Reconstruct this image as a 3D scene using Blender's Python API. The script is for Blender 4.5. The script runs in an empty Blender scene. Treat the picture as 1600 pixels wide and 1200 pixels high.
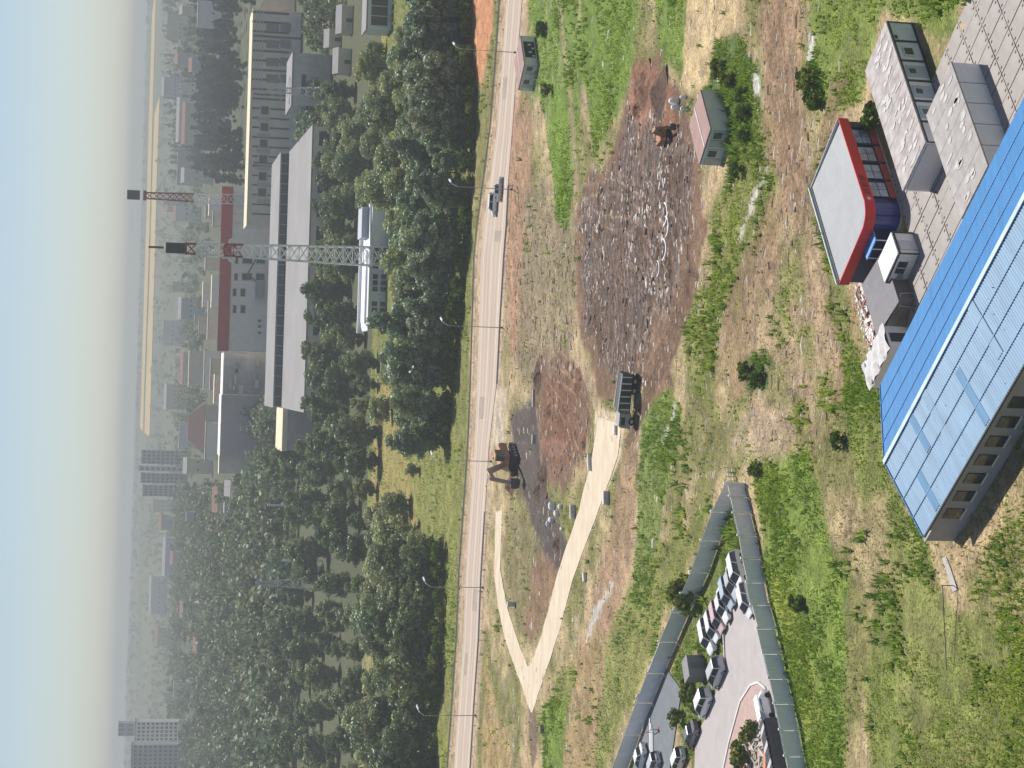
import bpy, bmesh, math, random
import numpy as np
from mathutils import Vector, Matrix
R = math.radians
random.seed(7)
rng = np.random.default_rng(11)
scn = bpy.context.scene
COL = scn.collection

# ---------------------------------------------------------------- camera
# The photograph lies on its side: world "up" points to the picture's left.
F = 3000.0                      # focal length in photograph pixels (1600 wide)
HOR = 595.0                     # horizon this many pixels above the picture centre
TH = math.atan(HOR / F)         # pitch
RHO = math.atan(0.031)          # small roll of the horizon
HC = 66.0 / math.cos(TH)        # camera height, metres
FWD = Vector((0, math.cos(TH), -math.sin(TH)))
DWN = Vector((0, -math.sin(TH), -math.cos(TH)))
RGT = Vector((1, 0, 0))
CAM = Vector((0, 0, HC))
cam_d = bpy.data.cameras.new('camera')
cam = bpy.data.objects.new('camera', cam_d); COL.objects.link(cam)
X = math.sin(RHO) * RGT + math.cos(RHO) * DWN
Y = math.cos(RHO) * RGT - math.sin(RHO) * DWN
Z = -FWD
cam.matrix_world = Matrix(((X.x, Y.x, Z.x, 0), (X.y, Y.y, Z.y, 0), (X.z, Y.z, Z.z, HC), (0, 0, 0, 1)))
cam_d.sensor_fit = 'HORIZONTAL'; cam_d.sensor_width = 36.0
cam_d.lens = F / 1600 * 36
cam_d.clip_start = 1.0; cam_d.clip_end = 40000
scn.camera = cam
scn.render.resolution_x, scn.render.resolution_y = 1024, 768

# ---------------------------------------------------------------- sky and sun
SUN_EL, SUN_AZ = R(57), R(12)     # azimuth measured from straight ahead (+Y) towards +X
world = bpy.data.worlds.new('World'); scn.world = world; world.use_nodes = True
wn = world.node_tree.nodes; wl = world.node_tree.links
sky = wn.new('ShaderNodeTexSky'); sky.sky_type = 'NISHITA'; sky.sun_disc = False
sky.sun_elevation = SUN_EL; sky.sun_rotation = SUN_AZ
sky.altitude = 200; sky.air_density = 0.7; sky.dust_density = 0.5; sky.ozone_density = 1.0
wl.new(sky.outputs[0], wn['Background'].inputs[0]); wn['Background'].inputs[1].default_value = 0.074
sun_d = bpy.data.lights.new('sun', 'SUN'); sun_d.energy = 4.6; sun_d.angle = R(0.6); sun_d.color = (1.0, 0.955, 0.88)
sun = bpy.data.objects.new('sun', sun_d); COL.objects.link(sun)
sdir = Vector((math.sin(SUN_AZ) * math.cos(SUN_EL), math.cos(SUN_AZ) * math.cos(SUN_EL), math.sin(SUN_EL)))
sun.rotation_euler = sdir.to_track_quat('Z', 'Y').to_euler(); sun.location = (0, 100, 400)
scn.view_settings.view_transform = 'Standard'; scn.view_settings.look = 'None'
scn.view_settings.gamma = 1.0; scn.view_settings.exposure = 0.32
scn.render.engine = 'CYCLES'
cy = scn.cycles
cy.max_bounces = 5; cy.diffuse_bounces = 2; cy.glossy_bounces = 2; cy.transmission_bounces = 2
cy.volume_bounces = 0; cy.transparent_max_bounces = 6
cy.sample_clamp_indirect = 4.0; cy.use_denoising = True
cy.use_adaptive_sampling = True; cy.adaptive_threshold = 0.02

# ---------------------------------------------------------------- survey: where a spot of the photograph lies in the place
def ray(x, y):
    u, v = 600.0 - y, x - 800.0
    c, s = math.cos(RHO), math.sin(RHO)
    return RGT * (u * c + v * s) + DWN * (-u * s + v * c) + FWD * F
def G(x, y, z=0.0):               # the spot on a level surface of height z
    d = ray(x, y); t = (z - HC) / d.z
    return CAM + d * t
def P(x, y, dist):                # the spot on an upright plane at that distance
    d = ray(x, y); t = dist / d.y
    return CAM + d * t

# ---------------------------------------------------------------- materials
MATS = {}
def mat(name, col, rough=0.8, var=0.15, scale=0.6, metal=0.0, bump=0.0, col2=None, detail=4.0, coords='Object', spec=0.3, streak=None, attr=None):
    if name in MATS: return MATS[name]
    m = bpy.data.materials.new(name); m.use_nodes = True
    n, l = m.node_tree.nodes, m.node_tree.links
    b = n['Principled BSDF']
    b.inputs['Roughness'].default_value = rough; b.inputs['Metallic'].default_value = metal
    b.inputs['Specular IOR Level'].default_value = spec
    tc = n.new('ShaderNodeTexCoord'); mp = n.new('ShaderNodeMapping'); l.new(tc.outputs[coords], mp.inputs[0])
    if streak: mp.inputs['Scale'].default_value = streak
    nz = n.new('ShaderNodeTexNoise'); nz.inputs['Scale'].default_value = scale; nz.inputs['Detail'].default_value = detail
    nz.inputs['Roughness'].default_value = 0.65
    l.new(mp.outputs[0], nz.inputs['Vector'])
    rp = n.new('ShaderNodeValToRGB'); rp.color_ramp.elements[0].position = 0.3; rp.color_ramp.elements[1].position = 0.7
    c2 = col2 if col2 else tuple(min(1, c * (1 + var)) for c in col)
    c1 = col if col2 else tuple(c * (1 - var) for c in col)
    rp.color_ramp.elements[0].color = (*c1, 1); rp.color_ramp.elements[1].color = (*c2, 1)
    l.new(nz.outputs['Fac'], rp.inputs[0])
    out = rp.outputs[0]
    if attr:
        at = n.new('ShaderNodeAttribute'); at.attribute_name = attr
        mx = n.new('ShaderNodeMix'); mx.data_type = 'RGBA'; mx.blend_type = 'MULTIPLY'; mx.inputs[0].default_value = 1.0
        l.new(out, mx.inputs[6]); l.new(at.outputs['Color'], mx.inputs[7]); out = mx.outputs[2]
    l.new(out, b.inputs['Base Color'])
    if bump:
        bp = n.new('ShaderNodeBump'); bp.inputs['Strength'].default_value = bump; bp.inputs['Distance'].default_value = 0.1
        l.new(nz.outputs['Fac'], bp.inputs['Height']); l.new(bp.outputs[0], b.inputs['Normal'])
    MATS[name] = m; return m

def leaf_mat(name, c1, c2, trans=0.25, sheen=0.0):
    if name in MATS: return MATS[name]
    m = bpy.data.materials.new(name); m.use_nodes = True
    n, l = m.node_tree.nodes, m.node_tree.links
    out = n['Material Output']; n.remove(n['Principled BSDF'])
    at = n.new('ShaderNodeAttribute'); at.attribute_name = 'tint'
    oi = n.new('ShaderNodeObjectInfo')
    rp = n.new('ShaderNodeValToRGB'); rp.color_ramp.elements[0].color = (*c1, 1); rp.color_ramp.elements[1].color = (*c2, 1)
    e = rp.color_ramp.elements.new(.35); e.color = (c1[0]*1.05, c1[1]*1.08, c1[2]*.9, 1); e = rp.color_ramp.elements.new(.7); e.color = (c2[0]*1.0, c2[1]*1.06, c2[2]*.85, 1)
    l.new(oi.outputs['Random'], rp.inputs[0])
    mx = n.new('ShaderNodeMix'); mx.data_type = 'RGBA'; mx.blend_type = 'MULTIPLY'; mx.inputs[0].default_value = 1
    l.new(rp.outputs[0], mx.inputs[6]); l.new(at.outputs['Color'], mx.inputs[7])
    d = n.new('ShaderNodeBsdfDiffuse'); t = n.new('ShaderNodeBsdfTranslucent')
    ms = n.new('ShaderNodeMixShader'); ms.inputs[0].default_value = trans
    l.new(mx.outputs[2], d.inputs[0]); l.new(mx.outputs[2], t.inputs[0])
    l.new(d.outputs[0], ms.inputs[1]); l.new(t.outputs[0], ms.inputs[2])
    last = ms
    if sheen:                     # waxy leaf surface
        g = n.new('ShaderNodeBsdfGlossy'); g.inputs['Roughness'].default_value = 0.6; g.inputs['Color'].default_value = (.8,.85,.72,1)
        last = n.new('ShaderNodeMixShader'); last.inputs[0].default_value = sheen
        l.new(ms.outputs[0], last.inputs[1]); l.new(g.outputs[0], last.inputs[2])
    l.new(last.outputs[0], out.inputs[0])
    MATS[name] = m; return m

def glass_mat(name, col=(0.03, 0.04, 0.05), rough=0.08):
    return mat(name, col, rough=rough, var=0.4, scale=0.8, spec=0.6)

# ---------------------------------------------------------------- mesh helpers
class MB:
    def __init__(s): s.v = []; s.f = []
    def add(s, vs, fs):
        o = len(s.v); s.v += [tuple(p) for p in vs]; s.f += [tuple(i + o for i in f) for f in fs]; return s
    def box(s, x0, x1, y0, y1, z0, z1):
        return s.add([(x0,y0,z0),(x1,y0,z0),(x1,y1,z0),(x0,y1,z0),(x0,y0,z1),(x1,y0,z1),(x1,y1,z1),(x0,y1,z1)],
                     [(0,3,2,1),(4,5,6,7),(0,1,5,4),(1,2,6,5),(2,3,7,6),(3,0,4,7)])
    def hexa(s, b, t):              # four bottom corners, four top corners, anticlockwise from above
        return s.add(list(b) + list(t), [(0,3,2,1),(4,5,6,7),(0,1,5,4),(1,2,6,5),(2,3,7,6),(3,0,4,7)])
    def prism(s, poly, z0, z1):
        n = len(poly)
        return s.add([(p[0],p[1],z0) for p in poly] + [(p[0],p[1],z1) for p in poly],
                     [tuple(range(n))[::-1], tuple(range(n, 2*n))] + [(i,(i+1)%n,n+(i+1)%n,n+i) for i in range(n)])
    def beam(s, p, q, w, h=None, seg=4):
        p, q = Vector(p), Vector(q); h = h or w
        d = (q - p).normalized(); a = d.cross(Vector((0,0,1)))
        if a.length < 1e-3: a = Vector((1,0,0))
        a.normalize(); b = a.cross(d)
        ang = [2*math.pi*(i+0.5)/seg for i in range(seg)]; k = 1/math.cos(math.pi/seg)
        r = [a*(w/2*k*math.cos(t)) + b*(h/2*k*math.sin(t)) for t in ang]
        return s.add([p+o for o in r] + [q+o for o in r], [tuple(range(seg)), tuple(range(seg,2*seg))[::-1]] + [(i,seg+i,seg+(i+1)%seg,(i+1)%seg) for i in range(seg)])
    def cyl(s, c, axis, r, length, seg=14):
        c, ax = Vector(c), Vector(axis).normalized()
        return s.beam(c - ax*length/2, c + ax*length/2, 2*r*math.cos(math.pi/seg), seg=seg)
    def loft(s, rings):             # closed rings of equal length
        n = len(rings[0]); o = []
        for r in rings: o += list(r)
        fs = [tuple(range(n))[::-1], tuple(range((len(rings)-1)*n, len(rings)*n))]
        for k in range(len(rings)-1):
            for i in range(n): fs.append((k*n+i, k*n+(i+1)%n, (k+1)*n+(i+1)%n, (k+1)*n+i))
        return s.add(o, fs)
    def mesh(s, name, m):
        me = bpy.data.meshes.new(name); me.from_pydata(s.v, [], s.f); me.update()
        bm = bmesh.new(); bm.from_mesh(me); bmesh.ops.recalc_face_normals(bm, faces=bm.faces); bm.to_mesh(me); bm.free()
        if m: me.materials.append(m)
        return me
    def build(s, name, m, parent=None, bevel=0.0):
        o = bpy.data.objects.new(name, s.mesh(name, m)); COL.objects.link(o)
        if parent: o.parent = parent
        if bevel:
            b = o.modifiers.new('bevel', 'BEVEL'); b.width = bevel; b.segments = 2; b.limit_method = 'ANGLE'
        return o
def B(x0, x1, y0, y1, z0, z1): return MB().box(x0, x1, y0, y1, z0, z1)
def tag(o, label=None, cat=None, group=None, kind=None):
    if label: o['label'] = label
    if cat: o['category'] = cat
    if group: o['group'] = group
    if kind: o['kind'] = kind
    return o
def thing(name, label, cat, loc=(0,0,0), rz=0.0, group=None):
    o = bpy.data.objects.new(name, None); COL.objects.link(o); o.empty_display_size = 0.5
    o.location = loc; o.rotation_euler = (0, 0, rz)
    return tag(o, label, cat, group)
def part(name, me, parent, loc=(0,0,0), rz=0.0, scale=None):
    o = bpy.data.objects.new(name, me); COL.objects.link(o); o.parent = parent; o.location = loc; o.rotation_euler = (0,0,rz)
    if scale: o.scale = scale
    return o
def copy_tree(o, parent=None):
    c = o.copy(); COL.objects.link(c); c.parent = parent
    for ch in list(o.children): copy_tree(ch, c)
    return c
def npmesh(name, verts, quads, m, tint=None, smooth=False):
    me = bpy.data.meshes.new(name); verts = np.asarray(verts, np.float32); quads = np.asarray(quads, np.int32)
    k = quads.shape[1]
    me.vertices.add(len(verts)); me.vertices.foreach_set('co', verts.ravel())
    me.loops.add(quads.size); me.loops.foreach_set('vertex_index', quads.ravel())
    me.polygons.add(len(quads)); me.polygons.foreach_set('loop_start', np.arange(0, quads.size, k, dtype=np.int32))
    if smooth: me.polygons.foreach_set('use_smooth', np.ones(len(quads), bool))
    me.update(calc_edges=True)
    if tint is not None:
        a = me.color_attributes.new('tint', 'FLOAT_COLOR', 'POINT')
        a.data.foreach_set('color', np.hstack([tint, np.ones((len(tint), 1))]).astype(np.float32).ravel())
    me.materials.append(m); return me
def frame(N, Rt, Lt, z):          # near, right and left corner of a level rectangle of height z -> base spot, heading, two lengths
    n, r, l = G(*N, z), G(*Rt, z), G(*Lt, z)
    a = math.atan2(r.y - n.y, r.x - n.x); b = math.atan2(l.y - n.y, l.x - n.x) - math.pi/2
    ang = (a + b) / 2
    return Vector((n.x, n.y, 0)), ang, (r - n).length, (l - n).length

# value noise in the plane, for the ground survey
def vnoise(x, y, seed=0):
    xi, yi = np.floor(x).astype(np.int64), np.floor(y).astype(np.int64); fx, fy = x - xi, y - yi
    fx = fx*fx*(3-2*fx); fy = fy*fy*(3-2*fy)
    def h(a, b):
        n = (a*374761393 + b*668265263 + seed*974711) & 0x7fffffff
        n = ((n ^ (n >> 13)) * 1274126177) & 0x7fffffff
        return ((n ^ (n >> 16)) & 0xffff) / 65535.0
    return (h(xi,yi)*(1-fx)+h(xi+1,yi)*fx)*(1-fy) + (h(xi,yi+1)*(1-fx)+h(xi+1,yi+1)*fx)*fy
def fbm(x, y, sc, oct=4, seed=0):
    a, t, s = 0.5, 0.0, 0.0
    for k in range(oct):
        t = t + a*vnoise(x*sc, y*sc, seed+k*17); s += a; sc *= 2.1; a *= 0.55
    return t / s

# ================================================================ THE GROUND
def poly_mask(px, py, pts, soft=1.0, wob=0.0, seed=0, wsc=0.15):
    """1 inside a surveyed outline (photograph spots), fading over `soft` metres, edge wandering by `wob` metres"""
    w = np.array([[G(a, b).x, G(a, b).y] for a, b in pts])
    x0, x1, y0, y1 = w[:,0].min()-6, w[:,0].max()+6, w[:,1].min()-6, w[:,1].max()+6
    out = np.zeros(px.shape, np.float32)
    sel = (px > x0) & (px < x1) & (py > y0) & (py < y1)
    if not sel.any(): return out
    X_, Y_ = px[sel], py[sel]
    d2 = np.full(X_.shape, 1e9); ins = np.zeros(X_.shape, bool); n = len(w)
    for i in range(n):
        ax, ay = w[i]; bx, by = w[(i+1) % n]
        ex, ey = bx-ax, by-ay; t = np.clip(((X_-ax)*ex + (Y_-ay)*ey)/(ex*ex+ey*ey+1e-9), 0, 1)
        d2 = np.minimum(d2, (X_-ax-t*ex)**2 + (Y_-ay-t*ey)**2)
        c = (ay > Y_) != (by > Y_)
        ins ^= c & (X_ < (bx-ax)*(Y_-ay)/(by-ay+1e-12) + ax)
    sd = np.sqrt(d2) * np.where(ins, 1, -1)
    if wob: sd = sd + (fbm(X_, Y_, wsc, 4, seed) - 0.5) * 2 * wob
    out[sel] = np.clip(sd/soft + 0.5, 0, 1)
    return out

ROAD_FAR = [(813,-330),(792,0),(785,100),(777,200),(765,290),(757,350),(752,400),(749,500),(746,600),(742,700),(735,800),(728,900),(724,1000),(717,1100),(710,1200),(690,1500)]
ROAD_NEAR = [(842,-330),(816,0),(808,100),(801,200),(794,290),(791,350),(787,400),(781,500),(776,600),(764,700),(758,800),(752,900),(748,1000),(741,1100),(735,1200),(714,1500)]

NR, NC = 640, 560
tt = np.linspace(0, 1, NR); gy = 112 + 440*(0.45*tt + 0.55*tt**1.9)
ss = np.linspace(-1, 1, NC)
GYY, SS = np.meshgrid(gy, ss, indexing='ij'); GXX = SS*(0.29*GYY + 22)
ix = GXX.ravel(); iy = GYY.ravel()

C = lambda *a: np.array(a, np.float32)
LUSH, GRASS, OLIVE, STRAW = C(.14,.24,.028), C(.16,.20,.045), C(.20,.195,.07), C(.47,.37,.22)
MUD, REDMUD, SAND, DIRT, PUDDLE_SHINE, SOIL = C(.066,.034,.021), C(.19,.092,.052), C(.60,.50,.36), C(.27,.175,.11), C(.50,.49,.47), C(.36,.21,.14)
n1 = fbm(ix, iy, .035, 4, 1); n2 = fbm(ix, iy, .16, 4, 2); n3 = fbm(ix, iy, .9, 3, 3); n4 = fbm(ix, iy, .4, 3, 4)
k = np.clip((n1*0.45 + n2*0.55 - .42)*5, 0, 1)[:, None]
col = OLIVE*(1-k) + STRAW*k
green = (0.35*(1-k[:,0])).astype(np.float32); dry = k[:,0].astype(np.float32)*0.5; hgt = (n2-.5)*.28 + (n3-.5)*.10; wet = np.zeros_like(green)
def paint(pts, c, soft=1.2, wob=1.5, seed=0, amt=1.0, g=None, d=None, dh=0.0, w=None, wsc=.15, flat=0.0):
    global col, green, dry, hgt, wet
    m = poly_mask(ix, iy, pts, soft, wob, seed, wsc)*amt
    col = col*(1-m[:,None]) + c*m[:,None]
    if g is not None: green = green*(1-m) + g*m
    if d is not None: dry = dry*(1-m) + d*m
    if w is not None: wet = wet*(1-m) + w*m
    hgt = hgt*(1-m*flat) + dh*m
    return m
# meadow beyond the road, and the verge
paint([(600,-330),(720,-330),(735,400),(735,700),(690,1500),(600,1500),(560,600)], C(.17,.19,.05), 3, 3, 5, .9, g=.5, d=.2)
paint([(590,600),(600,560),(640,700),(660,740),(660,850),(610,900),(575,800)], C(.33,.27,.085), 2, 4, 6, .75, g=.4, d=.8)
paint([(640,700),(720,690),(712,900),(705,1500),(672,1500),(680,1000),(690,860),(640,800)], C(.22,.23,.06), 2, 2, 7, .8, g=.7, d=.3)
paint([(712,-330),(772,-330),(770,40),(762,90),(752,140),(738,112),(722,60)], C(.55,.27,.14), 1.5, 1.5, 8, 1, g=.02, d=.1)
paint([(540,-60),(560,-60),(556,60),(552,130),(530,120)], C(.45,.34,.14), 2, 2, 9, 1, g=.1, d=.3)
paint([(548,60),(600,20),(600,160),(588,330),(560,330),(556,140)], C(.30,.30,.07), 2, 2, 10, .9, g=.6, d=.4)
# dirt shoulders of the road
paint([(800,-330)]+[(x-9,y) for x,y in ROAD_FAR[1:]]+[(x+8,y) for x,y in ROAD_NEAR[::-1]], C(.47,.36,.26), 2, 1.2, 11, .9, g=.05, d=.15, flat=1)
paint([(800,150),(835,180),(828,320),(820,420),(835,470),(812,560),(795,560),(792,300)], SOIL, 3, 3, 12, .8, g=.08, d=.2)
paint([(770,600),(792,610),(790,690),(770,700)], C(.52,.44,.34), 2, 2, 13, 1, g=0, d=0)
paint([(745,1500),(800,1500),(800,1180),(775,1110),(760,1000),(755,1100)], C(.40,.28,.13), 2, 3, 14, .7, g=.3, d=.5)
# disturbed strip between road and site
paint([(820,290),(900,330),(905,440),(900,520),(870,570),(830,600),(800,560),(815,430)], C(.23,.19,.12), 3, 4, 15, .8, g=.22, d=.35)
# green stretches
paint([(832,-330),(905,-330),(908,130),(900,260),(887,350),(872,340),(858,250),(848,160),(828,140)], LUSH, 1.5, 3, 20, .85, g=.9, d=.1)
paint([(860,130),(885,140),(886,345),(868,335)], C(.16,.26,.03), 1.5, 1.5, 21, .9, g=1.0, d=0)
paint([(915,-330),(1005,-330),(992,100),(965,190),(930,245),(908,120)], LUSH, 1.5, 3, 22, .85, g=.9, d=.1)
paint([(1015,-330),(1092,-330),(1082,60),(1062,130),(1030,100)], LUSH, 1.5, 2, 23, .9, g=1, d=.0)
paint([(1085,-330),(1165,-330),(1155,50),(1118,120),(1085,150),(1068,130)], C(.55,.43,.25), 1.2, 2, 24, .95, g=.03, d=.1, dh=.06)
paint([(1120,70),(1162,50),(1192,120),(1178,260),(1145,280),(1125,200),(1108,140)], C(.09,.15,.035), 1.2, 2, 25, .95, g=1, d=.05)
paint([(1180,150),(1228,200),(1216,330),(1150,430),(1130,500),(1105,470),(1118,330),(1150,250)], C(.19,.21,.055), 1.5, 3, 26, .8, g=.75, d=.25)
paint([(1168,-330),(1256,-330),(1252,120),(1268,280),(1290,400),(1335,520),(1330,620),(1285,700),(1232,710),(1172,700),(1150,620),(1135,500),(1175,420),(1222,330),(1205,250),(1190,140)], DIRT*1.22, 2.5, 5, 27, .72, g=.12, d=.35, flat=.6)
paint([(1180,-330),(1250,-330),(1246,120),(1262,260),(1250,330),(1212,270),(1196,140)], C(.30,.20,.13), 1.5, 3.5, 28, .65, g=.02, d=.1)
paint([(1232,330),(1275,330),(1300,440),(1315,520),(1285,660),(1235,690),(1185,640),(1172,540)], C(.42,.33,.21), 3, 5, 29, .6, g=.10, d=.55)
for k_, (x_, y_) in enumerate(((1190,470),(1235,420),(1262,560),(1215,600),(1290,620),(1165,640),(1225,500),(1250,660))):
    paint([(x_-14,y_-40),(x_+12,y_-34),(x_+16,y_+30),(x_-10,y_+42)], C(.19,.215,.06), 1.5, 3.5, 80+k_, .7, g=.65, d=.3)
paint([(1255,-330),(1480,-330),(1500,60),(1480,60),(1380,30),(1345,170),(1306,175),(1262,150)], C(.16,.23,.04), 1.2, 2, 30, .9, g=.95, d=.1)
paint([(1300,120),(1262,290),(1270,300),(1310,200),(1325,120)], C(.26,.20,.10), 1, 1, 31, .8, g=.2, d=.3)
paint([(1270,290),(1290,280),(1325,440),(1345,560),(1375,600),(1378,700),(1330,700),(1310,560),(1290,430)], C(.17,.21,.05), 1.2, 2, 32, .85, g=.85, d=.2)
paint([(1000,640),(1050,600),(1068,640),(1045,740),(1022,900),(985,970),(1000,760)], C(.14,.21,.04), 1.2, 2, 33, .85, g=.9, d=.15)
paint([(1085,450),(1125,470),(1112,620),(1070,620),(1075,500)], C(.18,.21,.05), 1.5, 2, 34, .7, g=.75, d=.3)
paint([(1165,560),(1205,560),(1200,610),(1165,610)], C(.07,.12,.03), 1.2, 2, 35, .9, g=1, d=0)
paint([(1168,710),(1262,705),(1292,800),(1325,900),(1305,1500),(1275,1500),(1200,900)], C(.17,.25,.038), 1.5, 3, 36, .9, g=1.0, d=.1)
paint([(1195,880),(1235,890),(1290,1130),(1262,1160)], C(.25,.27,.04), 1.5, 2.5, 37, .7, g=1.0, d=.15)
paint([(1320,560),(1372,590),(1380,715),(1445,850),(1490,950),(1620,1000),(1620,1500),(1330,1500),(1365,1000),(1330,700)], C(.18,.22,.05), 1.5, 3, 38, .85, g=.9, d=.25)
paint([(1318,790),(1382,780),(1402,900),(1365,970),(1330,900)], C(.37,.30,.17), 2, 3, 39, .85, g=.15, d=.9)
paint([(1160,640),(1235,640),(1245,700),(1200,720),(1140,700)], C(.45,.36,.25), 2, 3, 40, .7, g=.1, d=.6)
paint([(962,960),(1050,850),(1105,790),(1065,900),(1005,1050),(952,1190),(945,1500),(840,1500),(868,1060)], C(.19,.22,.05), 1.5, 3, 41, .8, g=.85, d=.25)
paint([(905,1000),(950,960),(930,1200),(900,1500),(880,1200)], C(.38,.25,.15), 2, 3, 42, .7, g=.2, d=.4)
paint([(850,1100),(880,1080),(878,1500),(838,1500)], C(.15,.24,.03), 1.2, 2, 43, .9, g=1.0, d=0)
paint([(975,700),(1000,660),(985,900),(945,1000),(920,960),(955,820)], C(.33,.21,.14), 2, 2, 44, .7, g=.12, d=.3)
# the muddy site
paint([(975,140),(1030,105),(1072,140),(1080,230),(1095,290),(1115,340),(1095,420),(1065,500),(1042,595),(1012,615),(938,625),(903,520),(898,420),(903,330),(922,270),(955,240),(975,190)], C(.19,.115,.075), 1.5, 4, 50, .95, g=.03, d=.05, flat=1)
m_mud = paint([(985,165),(1055,175),(1082,250),(1085,330),(1062,440),(1030,500),(1010,570),(985,600),(945,600),(908,510),(905,400),(915,310),(945,260)], MUD, 2.5, 6, 51, 1, g=0, d=0, w=.3)
paint([(990,110),(1025,105),(1050,140),(1060,190),(1020,200),(985,170)], C(.25,.12,.075), 2, 2, 52, .9, g=.02, d=.05, dh=.5)
paint([(1075,420),(1090,430),(1050,560),(1015,640),(985,700),(975,690),(1005,610),(1045,520)], C(.14,.085,.055), 1.2, 1.5, 53, .9, g=.02, d=0, dh=-.25)
paint([(845,560),(885,540),(918,600),(928,660),(915,730),(880,760),(845,750),(828,700),(830,630)], C(.19,.115,.078), 2, 3.5, 54, .95, g=.02, d=.05, flat=1)
paint([(850,600),(890,590),(902,650),(895,720),(870,735),(848,710)], REDMUD, 1.5, 1.5, 55, .9, g=0, d=0)
m_pit = paint([(852,690),(862,682),(878,686),(884,700),(878,714),(864,718),(853,706)], C(.20,.085,.045), .6, .3, 56, 1, g=0, d=0, dh=-.12, w=.35, flat=1)
paint([(798,650),(832,620),(846,740),(864,800),(885,850),(888,890),(868,905),(838,870),(824,800),(806,760)], C(.07,.055,.055), 2, 1.5, 57, .95, g=.02, d=0, dh=-.3, w=.1)
paint([(790,795),(825,800),(850,880),(862,960),(830,1010),(805,980),(790,900)], C(.22,.19,.09), 1.5, 2, 58, .9, g=.35, d=.35)
paint([(832,870),(880,880),(868,930),(830,1010),(815,990),(830,930)], C(.24,.14,.09), 1.5, 2, 59, .8, g=.05, d=.1)
# pale sandy track, two arms meeting
paint([(930,636),(978,650),(970,712),(938,792),(897,900),(875,985),(853,1050),(834,1112),(826,1106),(806,1040),(790,1000),(778,950),(773,905),(774,800),(785,797),(782,890),(790,945),(808,1000),(824,1040),(832,1030),(847,992),(872,895),(906,795),(926,712)], SAND, .45, .35, 60, 1, g=0, d=.0, flat=1, wsc=.5)
paint([(826,1085),(834,1090),(840,1180),(832,1200),(826,1150)], C(.18,.12,.09), 1, 1, 61, .9, g=.05, d=0)
# puddle strips, their bright sky reflection painted in as a pale colour
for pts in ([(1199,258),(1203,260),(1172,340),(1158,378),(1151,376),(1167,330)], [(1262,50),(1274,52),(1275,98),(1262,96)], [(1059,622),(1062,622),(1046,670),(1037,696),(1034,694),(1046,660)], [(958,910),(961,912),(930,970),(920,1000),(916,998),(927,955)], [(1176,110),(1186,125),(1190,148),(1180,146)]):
    paint(pts, PUDDLE_SHINE, .6, 1.3, 70, .9, g=0, d=0, w=.4, wsc=.8, flat=1)
paint([(1142,770),(1168,880),(1150,900),(1132,985),(1132,1050),(1105,1130),(1075,1200),(1045,1060),(1105,900)], C(.15,.20,.04), 1, 1, 72, .9, g=.85, d=.1)
paint([(1600,-100),(1640,-100),(1640,1500),(1560,1500),(1520,1000),(1500,880),(1600,800)], C(.17,.19,.05), 1.5, 3, 73, .7, g=.8, d=.3)
# thin wheel ruts
for pts, c in (([(1205,300),(1260,290),(1150,480),(1120,600),(1130,480)], DIRT), ([(900,560),(912,560),(945,640),(935,650)], C(.42,.30,.22)), ([(905,130),(912,130),(930,240),(922,240)], C(.4,.3,.2)), ([(870,0),(876,0),(895,150),(905,300),(898,300),(888,150)], C(.35,.26,.18))):
    paint(pts, c, 1.2, 1, 71, .6, g=.05, d=.2)
# wheel tracks: two ruts following a surveyed line
def ruts(pts, c, gap=1.9, hw=.28, amt=.7, dh=-.07):
    global col, green, dry, hgt
    w = np.array([[G(a, b).x, G(a, b).y] for a, b in pts])
    sel = (ix > w[:,0].min()-4) & (ix < w[:,0].max()+4) & (iy > w[:,1].min()-4) & (iy < w[:,1].max()+4)
    if not sel.any(): return
    X_, Y_ = ix[sel], iy[sel]; X_ = X_ + (n2[sel]-.5)*1.2; d = np.full(X_.shape, 1e9)
    for (ax, ay), (bx, by) in zip(w[:-1], w[1:]):
        ex, ey = bx-ax, by-ay; t = np.clip(((X_-ax)*ex+(Y_-ay)*ey)/(ex*ex+ey*ey+1e-9), 0, 1)
        d = np.minimum(d, np.hypot(X_-ax-t*ex, Y_-ay-t*ey))
    m = np.clip(1-np.abs(d-gap/2)/hw, 0, 1)*amt*np.clip(n4[sel]*2, .2, 1)
    col[sel] = col[sel]*(1-m[:,None]) + c*m[:,None]; green[sel] *= 1-m; dry[sel] *= 1-m; hgt[sel] += dh*m
DK, LT = C(.14,.085,.055), C(.46,.34,.23)
for pts in ([(1180,-60),(1200,60),(1215,160),(1240,260),(1270,330)], [(1215,-60),(1230,80),(1240,200),(1262,300)], [(1240,-60),(1248,60),(1252,180),(1262,290)], [(1195,-60),(1210,100),(1235,220),(1255,330),(1215,420),(1160,500),(1110,610)], [(1340,80),(1318,150),(1285,250),(1262,320),(1205,430),(1170,520)], [(1325,90),(1300,170),(1268,280)], [(1260,330),(1290,430),(1312,540),(1300,640)], [(1250,340),(1262,460),(1250,600),(1215,700)]): ruts(pts, DK)
for pts in ([(1225,-60),(1238,90),(1248,220),(1264,310)], [(1170,480),(1200,560),(1235,660)], [(1190,430),(1240,520),(1290,640)], [(905,560),(935,640)], [(860,580),(905,610),(930,680),(905,740)], [(850,600),(880,640),(905,720),(890,780)], [(910,300),(960,290),(1010,320),(1060,400),(1030,520),(990,600)], [(930,340),(1000,360),(1040,430),(1010,540)], [(800,470),(850,520),(905,600)], [(800,430),(860,470),(910,560)]): ruts(pts, LT, amt=.55)
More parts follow.
